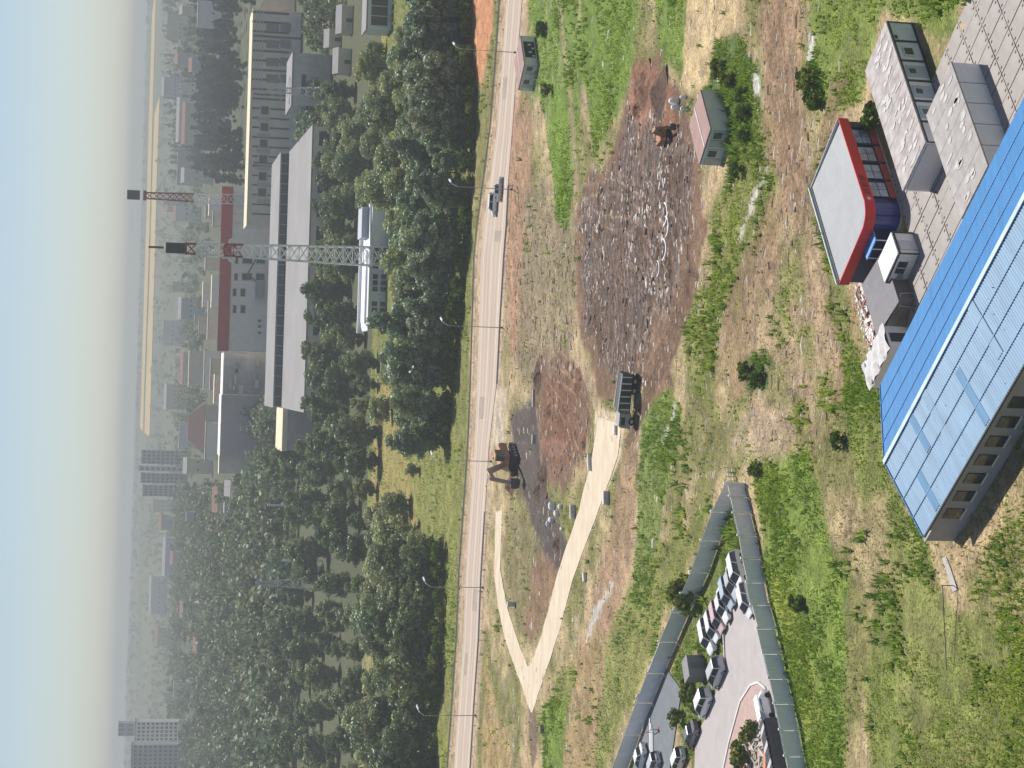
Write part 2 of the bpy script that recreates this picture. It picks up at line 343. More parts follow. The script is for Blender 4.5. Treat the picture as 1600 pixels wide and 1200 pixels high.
for pts in ([(985,230),(1010,300),(1040,380),(1035,470),(1000,560)], [(1000,230),(1030,300),(1062,380),(1050,480),(1012,580)], [(1060,240),(1075,330),(1060,450),(1020,580)], [(925,330),(940,430),(945,540),(955,620)], [(945,300),(965,420),(970,540),(965,620)]): ruts(pts, C(.20,.13,.10), 2.1, .32, .8, -.14)
# trampled relief: churned furrows that bend across the mud
ph = (iy + 2.6*np.sin(ix*.16+.4) + 3.0*n1 + (n2-.5)*2.2)*(2*math.pi/1.7)
crest = np.clip(np.sin(ph)*.5+.5, 0, 1); hgt += m_mud*(crest**2)*.22
wet = np.where(m_mud > .4, m_mud*np.clip((1-crest)*1.9-.35, 0, 1)*np.clip(fbm(ix*.4, iy, .3, 3, 79)*3-.8, 0, 1), wet)
col = col*(1-(m_mud*crest**3*.5)[:,None]) + C(.21,.13,.085)*(m_mud*crest**3*.5)[:,None]
hgt += m_mud*((n4-.5)*.55 + (n3-.5)*.40)*(1-wet*.6)
hgt += np.clip(1-np.abs(np.sin(ix*.42 + n1*9))*3, 0, 1)*(wet > .2)*-.12
col *= (0.50 + 1.0*n3)[:, None]*(0.70 + 0.60*n4)[:, None]
m_road = poly_mask(ix, iy, ROAD_FAR + ROAD_NEAR[::-1], 2.5)
hgt = hgt*(1-m_road) - .05*m_road
FLAT = [[(1137,740),(1300,1300),(960,1300)], [(1240,400),(1330,130),(1620,60),(1620,700),(1360,640)]]
for f_ in FLAT:
    m_ = poly_mask(ix, iy, f_, 3.0); hgt = hgt*(1-m_); 
# fold into the distant plain at its far and outer rim
rim = np.clip((np.abs(SS.ravel())-.96)/.04, 0, 1); rim = np.maximum(rim, np.clip((tt.repeat(NC)-.97)/.03, 0, 1))
hgt = hgt*(1-rim) - .6*rim
HG = hgt.reshape(NR, NC)
def gz(x, y):
    r = np.interp(y, gy, np.arange(NR)); c = (x/(0.29*y+22)+1)/2*(NC-1)
    r0 = np.clip(np.floor(r).astype(int), 0, NR-2); c0 = np.clip(np.floor(c).astype(int), 0, NC-2); fr = r-r0; fc = np.clip(c-c0, 0, 1)
    return (HG[r0,c0]*(1-fc)+HG[r0,c0+1]*fc)*(1-fr) + (HG[r0+1,c0]*(1-fc)+HG[r0+1,c0+1]*fc)*fr
def gpick(arr, x, y):
    r = np.rint(np.interp(y, gy, np.arange(NR))).astype(int); c = np.clip(np.rint((x/(0.29*y+22)+1)/2*(NC-1)), 0, NC-1).astype(int)
    return arr.reshape(NR, NC)[r, c]

def ground_mat():
    m = bpy.data.materials.new('site_soil'); m.use_nodes = True; n, l = m.node_tree.nodes, m.node_tree.links; b = n['Principled BSDF']
    at = n.new('ShaderNodeAttribute'); at.attribute_name = 'tint'
    wt = n.new('ShaderNodeAttribute'); wt.attribute_name = 'wetness'
    tc = n.new('ShaderNodeTexCoord')
    z1 = n.new('ShaderNodeTexNoise'); z1.inputs['Scale'].default_value = 2.4; z1.inputs['Detail'].default_value = 5; z1.inputs['Roughness'].default_value = .75
    z2 = n.new('ShaderNodeTexVoronoi'); z2.inputs['Scale'].default_value = 3.1
    l.new(tc.outputs['Object'], z1.inputs['Vector']); l.new(tc.outputs['Object'], z2.inputs['Vector'])
    rp = n.new('ShaderNodeValToRGB'); rp.color_ramp.elements[0].position = .33; rp.color_ramp.elements[1].position = .68
    rp.color_ramp.elements[0].color = (.52,.49,.47,1); rp.color_ramp.elements[1].color = (1.48,1.44,1.38,1)
    l.new(z1.outputs['Fac'], rp.inputs[0])
    mx = n.new('ShaderNodeMix'); mx.data_type = 'RGBA'; mx.blend_type = 'MULTIPLY'; mx.inputs[0].default_value = 1
    l.new(at.outputs['Color'], mx.inputs[6]); l.new(rp.outputs[0], mx.inputs[7]); l.new(mx.outputs[2], b.inputs['Base Color'])
    mr = n.new('ShaderNodeMapRange'); mr.inputs[3].default_value = .95; mr.inputs[4].default_value = .12; l.new(wt.outputs['Fac'], mr.inputs[0]); l.new(mr.outputs[0], b.inputs['Roughness'])
    b.inputs['Specular IOR Level'].default_value = .30
    iv = n.new('ShaderNodeMath'); iv.operation = 'MULTIPLY_ADD'; iv.inputs[1].default_value = -.93; iv.inputs[2].default_value = 1.0; l.new(wt.outputs['Fac'], iv.inputs[0])
    bp = n.new('ShaderNodeBump'); l.new(iv.outputs[0], bp.inputs['Strength']); bp.inputs['Distance'].default_value = .25
    ad = n.new('ShaderNodeMath'); ad.operation = 'MULTIPLY_ADD'; ad.inputs[1].default_value = .4
    l.new(z2.outputs['Distance'], ad.inputs[0]); l.new(z1.outputs['Fac'], ad.inputs[2]); l.new(ad.outputs[0], bp.inputs['Height']); l.new(bp.outputs[0], b.inputs['Normal'])
    return m
idx = np.arange(NR*NC).reshape(NR, NC)
quads = np.stack([idx[:-1,:-1], idx[:-1,1:], idx[1:,1:], idx[1:,:-1]], -1).reshape(-1, 4)
me = npmesh('ground', np.stack([ix, iy, hgt], 1), quads, ground_mat(), np.clip(col, .01, .9), smooth=True)
wa = me.attributes.new('wetness', 'FLOAT', 'POINT'); wa.data.foreach_set('value', wet.astype(np.float32))
ground = bpy.data.objects.new('ground', me); COL.objects.link(ground); tag(ground, kind='structure')

# the plain out to the horizon
plain_m = mat('plain_fields', (.040,.056,.025), .95, col2=(.105,.105,.05), scale=.011, detail=10, streak=(1,.5,1))
MB().add([(-9000,-300,-.7),(9000,-300,-.7),(9000,9000,-.7),(-9000,9000,-.7)], [(0,1,2,3)]).build('plain', plain_m); tag(bpy.data.objects['plain'], kind='structure')
# far rise with ripe fields
hy = np.linspace(2500, 9000, 130); hx = np.linspace(-2600, 2600, 150); HY, HX = np.meshgrid(hy, hx, indexing='ij')
t_ = np.clip((HY-2500)/2600, 0, 1); hz = 46*t_*t_*(3-2*t_) + (fbm(HX, HY, .0012, 3, 31)-.5)*9*t_ - .8
hn = fbm(HX.ravel(), HY.ravel(), .004, 4, 33); hcol = C(.04,.06,.03)*(1-hn[:,None]) + C(.16,.16,.08)*hn[:,None]
hidx = np.arange(hy.size*hx.size).reshape(hy.size, hx.size)
hq = np.stack([hidx[:-1,:-1], hidx[:-1,1:], hidx[1:,1:], hidx[1:,:-1]], -1).reshape(-1,4)
def attr_mat(name, rough=.95):
    m = bpy.data.materials.new(name); m.use_nodes = True; n, l = m.node_tree.nodes, m.node_tree.links
    at = n.new('ShaderNodeAttribute'); at.attribute_name = 'tint'; l.new(at.outputs['Color'], n['Principled BSDF'].inputs['Base Color']); n['Principled BSDF'].inputs['Roughness'].default_value = rough
    return m
ho = bpy.data.objects.new('hill', npmesh('hill', np.stack([HX.ravel(), HY.ravel(), hz.ravel()], 1), hq, attr_mat('hill_fields'), hcol, True)); COL.objects.link(ho); tag(ho, kind='structure')
def hill_z(x, y):
    t = np.clip((y-2500)/2600, 0, 1); return 46*t*t*(3-2*t) + (fbm(np.asarray(x, float), np.asarray(y, float), .0012, 3, 31)-.5)*9*t - .8
ripe = mat('ripe_crop', (.62,.44,.16), .95, .12, .01)
for i, (xa, xb, ya, yb) in enumerate(((4330,4720,-130,860), (3950,4230,-130,560))):
    gx_, gy_ = np.meshgrid(np.linspace(ya, yb, 40), np.linspace(xa, xb, 12)); z_ = hill_z(gx_.ravel(), gy_.ravel()) + 1.2
    q_ = np.arange(480).reshape(12, 40); q_ = np.stack([q_[:-1,:-1], q_[:-1,1:], q_[1:,1:], q_[1:,:-1]], -1).reshape(-1,4)
    o = bpy.data.objects.new('field', npmesh('field', np.stack([gx_.ravel(), gy_.ravel(), z_], 1), q_, ripe)); COL.objects.link(o); tag(o, kind='structure')

# the road, its edge lines and its centre line
def strip(name, far, near, m, z, a=0.0, b=1.0, parent=None, sub=6):
    v, f = [], []
    fw = [G(*p) for p in far]; nw = [G(*p) for p in near]
    def dens(L): return [L[i].lerp(L[i+1], k/sub) for i in range(len(L)-1) for k in range(sub)] + [L[-1]]
    fw, nw = dens(fw), dens(nw)
    for i, (p, q) in enumerate(zip(fw, nw)):
        s, e = p.lerp(q, a), p.lerp(q, b); v += [(s.x, s.y, z), (e.x, e.y, z)]
        if i: f.append((2*i-2, 2*i-1, 2*i+1, 2*i))
    mb = MB(); mb.v, mb.f = v, f
    return mb.build(name, m, parent)
asph = mat('dusty_asphalt', (.42,.335,.27), .9, .10, .11, col2=(.53,.43,.35), bump=.1, detail=9, streak=(.25,1,1))
road = strip('road', ROAD_FAR, ROAD_NEAR, asph, .06); tag(road, kind='structure')
line_m = mat('road_paint', (.72,.70,.66), .7, .08, 2.0)
for nm, a_, b_ in (('edge_line', .13, .142), ('edge_line', .86, .872), ('centre_line', .493, .505)):
    strip(nm, ROAD_FAR, ROAD_NEAR, line_m, .066, a_, b_, road)

# pale slab track: two straight arms that meet in a sharp corner
patch_m = mat('road_patch', (.34,.275,.225), .9, .14, .4, detail=6)
for (i0, a_, b_) in ((2,.16,.46),(5,.54,.84),(8,.18,.48),(11,.52,.82),(12,.2,.4)):
    strip('road_patch', [tuple(Vector(ROAD_FAR[i0]).lerp(Vector(ROAD_FAR[i0+1]), q)) for q in (.2,.55)], [tuple(Vector(ROAD_NEAR[i0]).lerp(Vector(ROAD_NEAR[i0+1]), q)) for q in (.2,.55)], patch_m, .0625, a_, b_, road, 2)
for a_ in (.22,.36,.60,.74): strip('tyre_band', ROAD_FAR, ROAD_NEAR, mat('tyre_polished_asphalt', (.38,.305,.25), .8, .14, .12, detail=8, streak=(.2,1,1)), .0612, a_, a_+.05, road)
track_m = mat('pale_track', (.52,.43,.31), .95, col2=(.70,.60,.46), scale=.5, detail=9, bump=.2, streak=(.4,1,1))
def jag(pts, sub=7, amp=.16):
    W = [G(*p) for p in pts]; out = []
    for a, b in zip(W, W[1:]+W[:1]):
        for k_ in range(sub): q = a.lerp(b, k_/sub); out.append((q.x+random.uniform(-amp,amp), q.y+random.uniform(-amp,amp)))
    return out
for nm, arm, z_ in (('sandy_track', [(936,652),(972,660),(966,712),(938,792),(897,900),(875,985),(853,1050),(832,1115),(822,1078),(832,1032),(847,992),(872,895),(906,795),(926,712)], .085), ('sandy_track', [(775,800),(785,798),(782,890),(792,945),(809,1000),(825,1040),(836,1040),(831,1114),(806,1045),(790,1000),(780,950),(773,900)], .078)):
    mb = MB(); mb.prism(jag(arm), -.1, z_); tag(mb.build(nm, track_m), kind='structure')

# ================================================================ PLANTS
PAVED = [[(1150,890),(1196,905),(1275,1260),(1080,1260),(1085,1150),(1130,1040),(1128,985)], [(1040,1040),(1068,1075),(1050,1200),(1040,1260),(975,1260),(1005,1130)],
         [(1355,175),(1400,100),(1470,20),(1620,20),(1620,520),(1490,520),(1420,640),(1370,600),(1330,440)]]
bare = np.zeros_like(green)
for pv in PAVED: bare = np.maximum(bare, poly_mask(ix, iy, pv, 1.0))
bare = np.maximum(bare, m_road)
green *= 1-bare; dry *= 1-bare
gap = np.clip((fbm(ix, iy, .30, 3, 95)-.30)*5, .12, 1); green *= gap
def scatter(n, dens, power, seed):
    r = np.random.default_rng(seed)
    t = r.random(n); s = r.random(n)*2-1; y = np.interp(t, tt, gy); x = s*(0.29*y+22)
    keep = (np.abs(x) < .265*y + 12) & (r.random(n) < gpick(dens, x, y)**power)
    return x[keep], y[keep], r
def tufts(name, n, dens, power, h0, h1, wd, blades, c1, c2, m, seed, lean=.6):
    x, y, r = scatter(n, dens, power, seed); N = len(x); z = gz(x, y)
    big = .35 + 2.4*np.clip(fbm(x, y, .11, 3, seed)-.25, 0, 1)**1.3
    h = (h0 + (h1-h0)*r.random(N)**1.5)*big
    V = np.zeros((N, blades, 3, 3)); a0 = r.random(N)*6.28
    for b_ in range(blades):
        a = a0 + b_*6.283/blades + r.normal(0, .5, N); w = wd*(.6+.8*r.random(N))*(.6+h); L = lean*(.3+r.random(N))*h
        ca, sa = np.cos(a), np.sin(a); off = .15*h
        V[:,b_,0] = np.stack([x+ca*off-sa*w, y+sa*off+ca*w, z-.03], 1); V[:,b_,1] = np.stack([x+ca*off+sa*w, y+sa*off-ca*w, z-.03+.2*h*r.random(N)], 1)
        V[:,b_,2] = np.stack([x+ca*L, y+sa*L, z+h*(.6+.5*r.random(N))], 1)
    k_ = np.clip(fbm(x, y, .09, 3, seed+5)*1.6-.3 + r.normal(0, .18, N), 0, 1)[:,None]
    t = (np.asarray(c1)*(1-k_) + np.asarray(c2)*k_)*(.75+.5*r.random((N,1)))
    t = np.repeat(t, blades*3, 0)
    me = npmesh(name, V.reshape(-1,3), np.arange(N*blades*3).reshape(-1,3), m, t)
    o = bpy.data.objects.new(name, me); COL.objects.link(o); return o
wm = leaf_mat('weed_leaf', (1,1,1), (1,1,1), .35, .04)
tag(tufts('weeds', 720000, green, 1.7, .10, .48, .075, 4, (.15,.27,.028), (.40,.48,.065), wm, 101), 'low green weeds and meadow grass over the waste ground', 'weeds', kind='stuff')
tag(tufts('dry_grass', 260000, np.clip(dry+green*.12, 0, 1), 1.4, .08, .34, .05, 4, (.42,.34,.19), (.30,.26,.11), wm, 102, .9), 'straw coloured dry grass tufts between the weeds', 'grass', kind='stuff')

tag(tufts('tall_weeds', 150000, np.clip(green*np.clip((fbm(ix, iy, .14, 3, 96)-.45)*6, 0, 1), 0, 1), 1.3, .35, 1.15, .10, 6, (.13,.25,.03), (.36,.43,.07), wm, 106, .55), 'taller clumps of nettles and goosefoot in the lush patches', 'weeds', kind='stuff')
# pale chips whose colour stands in for wet glints on the churned mud
def chunks(name, n, dens, power, s0, s1, c1, c2, seed, flat=.35, mname='glint_chips'):
    x, y, r = scatter(n, dens, power, seed); N = len(x); z = gz(x, y)
    s = s0 + (s1-s0)*r.random(N)**2.5; a = r.random(N)*.9-.45; el = 1.4+3.2*r.random(N)
    base = np.array([(-1,-1,0),(1,-1,0),(1,1,0),(-1,1,0),(-.7,-.7,1),(.7,-.7,1),(.7,.7,1),(-.7,.7,1)], float)
    V = base[None]*(1+r.normal(0, .18, (N,8,3)))
    V = V*np.stack([s*el, s*.8, s*flat*2], 1)[:,None,:]
    ca, sa = np.cos(a)[:,None], np.sin(a)[:,None]
    W = np.stack([V[...,0]*ca-V[...,1]*sa + x[:,None], V[...,0]*sa+V[...,1]*ca + y[:,None], V[...,2] + z[:,None]-.03], -1)
    f = np.array([(4,5,6,7),(0,1,5,4),(1,2,6,5),(2,3,7,6),(3,0,4,7)])
    k_ = r.random((N,1)); t = np.repeat(np.asarray(c1)*(1-k_)+np.asarray(c2)*k_, 8, 0)
    me = npmesh(name, W.reshape(-1,3), (f[None]+np.arange(N)[:,None,None]*8).reshape(-1,4), mat(mname, (.9,.9,.9), .7, .1, 3, attr='tint'), t)
    o = bpy.data.objects.new(name, me); COL.objects.link(o); return o
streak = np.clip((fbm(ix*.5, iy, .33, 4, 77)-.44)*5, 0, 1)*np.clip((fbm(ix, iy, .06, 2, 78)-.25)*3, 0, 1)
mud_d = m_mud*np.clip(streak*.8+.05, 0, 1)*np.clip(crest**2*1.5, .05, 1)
tag(chunks('glint_chips', 480000, mud_d, 1, .03, .15, (.86,.82,.80), (.50,.41,.37), 103, .45), 'pale chips standing in for wet glints over the dark mud', 'glint_chips', kind='stuff')
clod_d = np.clip(m_mud*.45 + poly_mask(ix, iy, [(830,560),(910,560),(930,720),(850,760)], 2)*.3 + poly_mask(ix, iy, [(800,280),(900,330),(900,560),(800,600)], 4)*.25 + poly_mask(ix, iy, [(1170,0),(1250,0),(1310,500),(1280,700),(1170,700)], 4)*.05, 0, 1)
site_d = np.clip(poly_mask(ix, iy, [(800,-60),(1300,-60),(1330,500),(1290,720),(1140,740),(960,1000),(840,1290),(750,1290),(790,500)], 4)*.32*np.clip(fbm(ix, iy, .2, 3, 90)*2.2-.6, 0, 1)*(1-bare)*(1-green*.8)*(1-m_mud), 0, 1)
tag(chunks('stones', 150000, site_d, 1, .05, .20, (.62,.54,.46), (.22,.16,.12), 105, .35, 'stones'), 'small stones and pale scraps scattered over the site', 'stones', kind='stuff')
tag(chunks('soil_clods', 140000, clod_d, 1, .06, .20, (.06,.035,.025), (.17,.105,.07), 104, .45, 'clods'), 'dark brown soil clods turned up by the machines', 'soil', kind='stuff')

# ---------------------------------------------------------------- trees
def crown_mesh(name, m, seed, rx, h, z0, nclump, nleaf, leaf, shape='round'):
    r = np.random.default_rng(seed); P_, N_, T_ = [], [], []
    cs = []
    while len(cs) < nclump:
        p = r.normal(0, 1, 3); p /= np.linalg.norm(p); p *= r.random()**.33
        if shape == 'tall': w = (1-.35*abs(p[2]+.2))
        elif shape == 'cone': w = max(.05, .95-(p[2]+1)*.5)*1.25
        else: w = 1.0
        cs.append((p[0]*rx*w, p[1]*rx*w, z0 + h*(p[2]+1)/2))
    for c in cs:
        cr = rx*(.30+.22*r.random())*(.7 if shape == 'cone' else 1); n = int(nleaf*(.6+.8*r.random()))
        d = r.normal(0, 1, (n,3)); d /= np.linalg.norm(d, axis=1)[:,None]; d[:,2] = d[:,2]*.75+.12
        rad = cr*(.65+.45*r.random((n,1)))
        P_.append(np.array(c)+d*rad*np.array([1,1,.72])); nn = d + r.normal(0, .45, (n,3)); N_.append(nn/np.linalg.norm(nn, axis=1)[:,None])
        tc = (.72+.56*r.random()); T_.append(np.full((n,3), tc)*(.85+.3*r.random((n,1)))*np.array([1+.25*(r.random()-.5), 1, 1+.2*(r.random()-.5)]))
    p, nn, t = np.vstack(P_), np.vstack(N_), np.vstack(T_); n = len(p)
    a = np.cross(nn, r.normal(0, 1, (n,3))); a /= np.linalg.norm(a, axis=1)[:,None]; b = np.cross(nn, a)
    s = leaf*(.6+.8*r.random((n,1)))
    V = np.stack([p-a*s-b*s*.55, p+a*s*.3-b*s*.8, p+a*s+b*s*.5, p-a*s*.25+b*s*.85], 1)
    return npmesh(name, V.reshape(-1,3), np.arange(n*4).reshape(-1,4), m, np.repeat(t, 4, 0))
def trunk_mesh(name, h, r0, seed, limbs=5, spread=2.0):
    r = random.Random(seed); mb = MB()
    def limb(p, q, ra, rb):
        p, q = Vector(p), Vector(q); d = (q-p).normalized(); a = d.orthogonal().normalized(); b = d.cross(a)
        ring = lambda c, rr: [c + a*rr*math.cos(t*1.0472) + b*rr*math.sin(t*1.0472) for t in range(6)]
        mid = p.lerp(q, .5) + Vector((r.uniform(-.15,.15), r.uniform(-.15,.15), 0))*(q-p).length*.25
        mb.loft([ring(p, ra), ring(mid, (ra+rb)/2), ring(q, rb)])
    limb((0,0,-.3), (r.uniform(-.3,.3), r.uniform(-.3,.3), h), r0, r0*.4)
    for i in range(limbs):
        t = .35+.6*i/limbs; a = r.random()*6.28
        limb((0,0,h*t), (math.cos(a)*spread, math.sin(a)*spread, h*t+spread*.9), r0*.42, r0*.12)
    return mb.mesh(name, mat('bark', (.10,.08,.06), .95, .3, 4, bump=.5))
LM = leaf_mat('broad_leaf', (.19,.235,.12), (.30,.325,.15), .5, .13)
LA = leaf_mat('alder_leaf', (.18,.24,.16), (.30,.345,.22), .5, .13)
LD = leaf_mat('dark_leaf', (.115,.17,.075), (.23,.26,.12), .46, .11)
LC = leaf_mat('needle', (.026,.048,.028), (.045,.070,.036), .15)
LY = leaf_mat('bush_leaf', (.085,.14,.03), (.16,.19,.045), .3)
KINDS = {}
def kind(nm, crown_ms, trunk): KINDS[nm] = (crown_ms, trunk)
kind('alder', [crown_mesh('crown', LA, s, 3.6, 13.8, .4, 46, 120, .27, 'tall') for s in (1,2,3,21)], trunk_mesh('trunk', 11, .22, 1))
kind('willow', [crown_mesh('crown', LM, s, 4.8, 10.6, .4, 48, 120, .30) for s in (4,5,6,22)], trunk_mesh('trunk', 7, .32, 2, 6, 2.6))
kind('lime', [crown_mesh('crown', LD, s, 4.4, 13.0, .5, 46, 110, .32, 'tall') for s in (7,8,9)], trunk_mesh('trunk', 9, .3, 3, 6, 2.4))
kind('spruce', [crown_mesh('crown', LC, s, 3.4, 17, 1.4, 46, 46, .5, 'cone') for s in (10,11)], trunk_mesh('trunk', 15, .24, 4, 4, 1.0))
kind('bush', [crown_mesh('foliage', LY, s, 1.3, 1.7, .12, 14, 34, .2) for s in (12,13,14)], trunk_mesh('stem', 1.0, .06, 5, 4, .6))
tcount = [0]
def tree(nm, kd, x, y, sc, label, cat, group=None, sz=None):
    cm, tm = KINDS[kd]; i = tcount[0]; tcount[0] += 1
    z = float(gz(np.array([x]), np.array([y]))[0]) if 112 < y < 540 else -.7
    t = thing(nm, label, cat, (x, y, z), random.random()*6.28, group)
    s = (sc*random.uniform(.9,1.12), sc*random.uniform(.9,1.12), (sz or sc)*random.uniform(.9,1.1))
    c = part('foliage' if kd == 'bush' else 'crown', cm[i % len(cm)], t, scale=s); part('stem' if kd == 'bush' else 'trunk', tm, t, scale=s)
    return t
MARKS = [(82,'behind the rightmost lamp'),(190,'right of the passing cars'),(296,'behind the white car'),(405,'by the white mast'),(512,'behind the middle lamp'),(620,'above the red pit'),(721,'behind the brown excavator'),(820,'above the white bags'),(918,'behind the second lamp from left'),(1020,'between the leftmost lamps'),(1118,'behind the leftmost lamp'),(1210,'at the left edge')]
def near_mark(x, y):
    v = Vector((x, y, 0)) - CAM; yy = 600 - F*v.dot(RGT)/v.dot(FWD)
    return min(MARKS, key=lambda m_: abs(m_[0]-yy))[1]
def row(nm, kd, pts, step, jit, sc, label, cat, group, skip=0.0):
    """plants along a surveyed line of base spots"""
    W = [G(*p) for p in pts]; acc = 0.0
    for a, b in zip(W[:-1], W[1:]):
        L = (b-a).length; d = acc
        while d < L:
            if random.random() >= skip:
                p = a.lerp(b, d/L); s = sc*random.uniform(.68,1.28)
                tree(nm, kd, p.x+random.uniform(-jit,jit), p.y+random.uniform(-jit,jit), s, '%s, %s' % (label, near_mark(p.x, p.y)), cat, group)
            d += step*random.uniform(.8,1.25)
        acc = d-L
# belt right behind the road, thinning out to the left
lb = 'alder in the front row past the road'
row('alder_tree', 'alder', [(728,-170),(730,60),(737,180),(728,330),(715,480),(704,600),(692,700)], 3.5, 1.0, .86, lb, 'tree', 'alders behind the road')
row('alder_tree', 'alder', [(712,-170),(716,60),(718,180),(708,330),(698,480),(688,590)], 3.9, 1.4, .85, 'taller alder in the second row past the road', 'tree', 'alders behind the road')
row('alder_tree', 'alder', [(720,-170),(722,60),(727,180),(718,330),(706,480),(696,600)], 5.2, 1.6, .66, 'shorter alder between the two alder rows', 'tree', 'alders behind the road')
lw = 'broad willow just behind the alders'
row('willow_tree', 'willow', [(690,-170),(694,120),(692,260),(680,420),(668,560),(662,640)], 6.0, 2.2, .74, lw, 'tree', 'willows behind the alders')
row('willow_tree', 'willow', [(668,60),(670,200),(655,330),(648,480),(646,600)], 7.5, 2.5, .68, 'willow in the middle of the thicket', 'tree', 'willows behind the alders', .1)
row('willow_tree', 'willow', [(640,120),(642,240),(636,300)], 8, 2.5, .8, 'willow at the back of the thicket', 'tree', 'willows behind the alders', .15)
ll = 'dark tree on the near edge of the left wood'
row('lime_tree', 'lime', [(688,862),(687,950),(684,1045),(676,1120),(668,1360)], 4.2, 1.2, .86, ll, 'tree', 'trees left of the meadow')
row('lime_tree', 'lime', [(672,858),(668,950),(664,1050),(655,1140),(648,1360)], 5.2, 1.5, .95, 'dark tree in the second row of the left wood', 'tree', 'trees left of the meadow')
row('willow_tree', 'willow', [(648,850),(640,930),(636,1040),(630,1140),(622,1380)], 7, 2, .85, 'grey green tree inside the left wood', 'tree', 'inner trees left of the meadow')
row('willow_tree', 'willow', [(612,800),(618,880),(612,980),(606,1100),(598,1380)], 8, 2.5, .8, 'grey green tree at the back of the left wood', 'tree', 'inner trees left of the meadow')
# rows on the far side of the meadow, up to the factory
lf = 'tree in the nearest row below the factory'
row('lime_tree', 'lime', [(588,560),(594,640),(590,720),(590,800),(588,900),(582,1040),(574,1380)], 8, 2.5, .82, lf, 'tree', 'rows below the factory')
row('lime_tree', 'lime', [(572,330),(566,420),(566,540),(560,700),(556,860),(548,1050),(540,1380)], 9, 3, .95, 'tree in the second row below the factory', 'tree', 'rows below the factory', .05)
row('lime_tree', 'lime', [(552,140),(556,250),(552,330),(540,480),(536,640),(534,800),(528,1000),(518,1380)], 10, 3, .95, 'tree in the third row below the factory', 'tree', 'rows below the factory', .08)
row('willow_tree', 'willow', [(560,170),(572,240),(576,300)], 8, 3, .8, 'lighter tree on the meadow strip', 'tree', 'trees right of the pavilion')
lh = 'tree in the hazy wood left of the factory'
row('lime_tree', 'lime', [(512,720),(508,860),(502,1000),(492,1380)], 12, 4, 1.0, lh, 'tree', 'hazy wood left of the factory')
row('lime_tree', 'lime', [(490,740),(486,880),(480,1020),(470,1380)], 13, 5, 1.1, 'taller tree deeper in the hazy left wood', 'tree', 'hazy wood left of the factory')
row('lime_tree', 'lime', [(530,150),(532,250),(532,400),(526,560),(522,660),(514,740)], 7, 2, .66, 'low tree in the row against the factory hall', 'tree', 'rows below the factory')
row('willow_tree', 'willow', [(538,170),(540,300),(540,420),(530,560),(526,700)], 10, 4, .75, 'round tree among the rows below the hall', 'tree', 'rows below the factory')
row('willow_tree', 'willow', [(600,330),(602,270),(604,200),(606,120),(600,60)], 8, 3, .7, 'lighter tree before the meadow strip', 'tree', 'trees right of the pavilion')
row('shrub', 'bush', [(736,-170),(738,60),(744,180),(735,330),(722,480),(710,600),(698,700)], 3.6, 1.0, 1.5, 'shrub under the front alders', 'shrub', 'shrubs under the alders')
row('shrub', 'bush', [(696,862),(695,950),(692,1045),(684,1120),(676,1360)], 3.6, 1.0, 1.5, 'shrub at the foot of the left wood', 'shrub', 'shrubs along the left wood')
# lone bushes and trees of the yellow meadow
for i, (x, y, s, kd, nm, lbl) in enumerate([
    (612,640,.62,'willow','willow_tree','small round tree at the top edge of the yellow meadow'),
    (640,790,.6,'willow','willow_tree','rounded tree standing alone at the left end of the yellow meadow'),
    (632,820,.7,'willow','willow_tree','taller leafy tree just left of the lone rounded one on the meadow'),
    (672,690,.42,'willow','willow_tree','low dark bush tree at the tip of the alder belt'),
    (655,735,.3,'willow','willow_tree','tiny scrub tree in the middle of the meadow'),
    (1176,582,.9,'bush','shrub','dark round shrub alone on the tan field'),
    (1192,594,.7,'bush','shrub','small shrub nearer the camera beside the dark round one'),
    (1088,930,1.6,'bush','shrub','dark shrub hanging over the far fence'),
    (1110,978,.8,'bush','shrub','little dark shrub on the lawn inside the fence'),
    (1102,1092,1.1,'bush','shrub','dark bush behind the parked cars on the lawn'),
    (1082,1078,1.0,'bush','shrub','bush beside the grey utility hut in the fenced lot'),
    (1066,1120,.9,'bush','shrub','green bush on the strip between asphalt and parked cars'),
    (1180,1140,1.0,'bush','shrub','reddish brown shrub on the brick island'),
    (1168,1180,1.2,'bush','shrub','larger dark shrub at the low end of the brick island'),
    (1166,150,.7,'bush','shrub','dark green shrub right of the tan site cabin'),
    (1172,178,.8,'bush','shrub','tall shrub in the shadow of the tan site cabin'),
    (1172,212,.7,'bush','shrub','leafy shrub in front of the windows of the tan site cabin'),
    (1160,268,.7,'bush','shrub','shrub at the left corner of the tan site cabin'),
    (1146,122,.8,'bush','shrub','lighter shrub behind the right corner of the tan site cabin'),
    (1130,110,.8,'bush','shrub','yellowish shrub on the pale bank right of the tan site cabin'),
    (1272,125,1.0,'bush','shrub','dark shrub beside the brown track at the right'),
    (1282,150,.9,'bush','shrub','dark shrub nearest the fork of the brown track'),
    (1188,735,.7,'bush','shrub','shrub just outside the corner of the fence'),
    (862,140,.8,'bush','shrub','shrub beside the small roadside cabin'),
    (852,48,.9,'bush','shrub','dark shrub right of the small roadside cabin'),
    (1372,182,1.0,'bush','shrub','brown shrub at the right corner of the red trimmed shop'),
    (1318,690,.7,'bush','shrub','bright green shrub left of the blue roof'),
    (1255,940,.7,'bush','shrub','yellow green shrub in the meadow outside the fence')]):
    p = G(x, y); tree(nm, kd, p.x, p.y, s, lbl, 'tree' if nm.endswith('tree') else 'shrub', None)

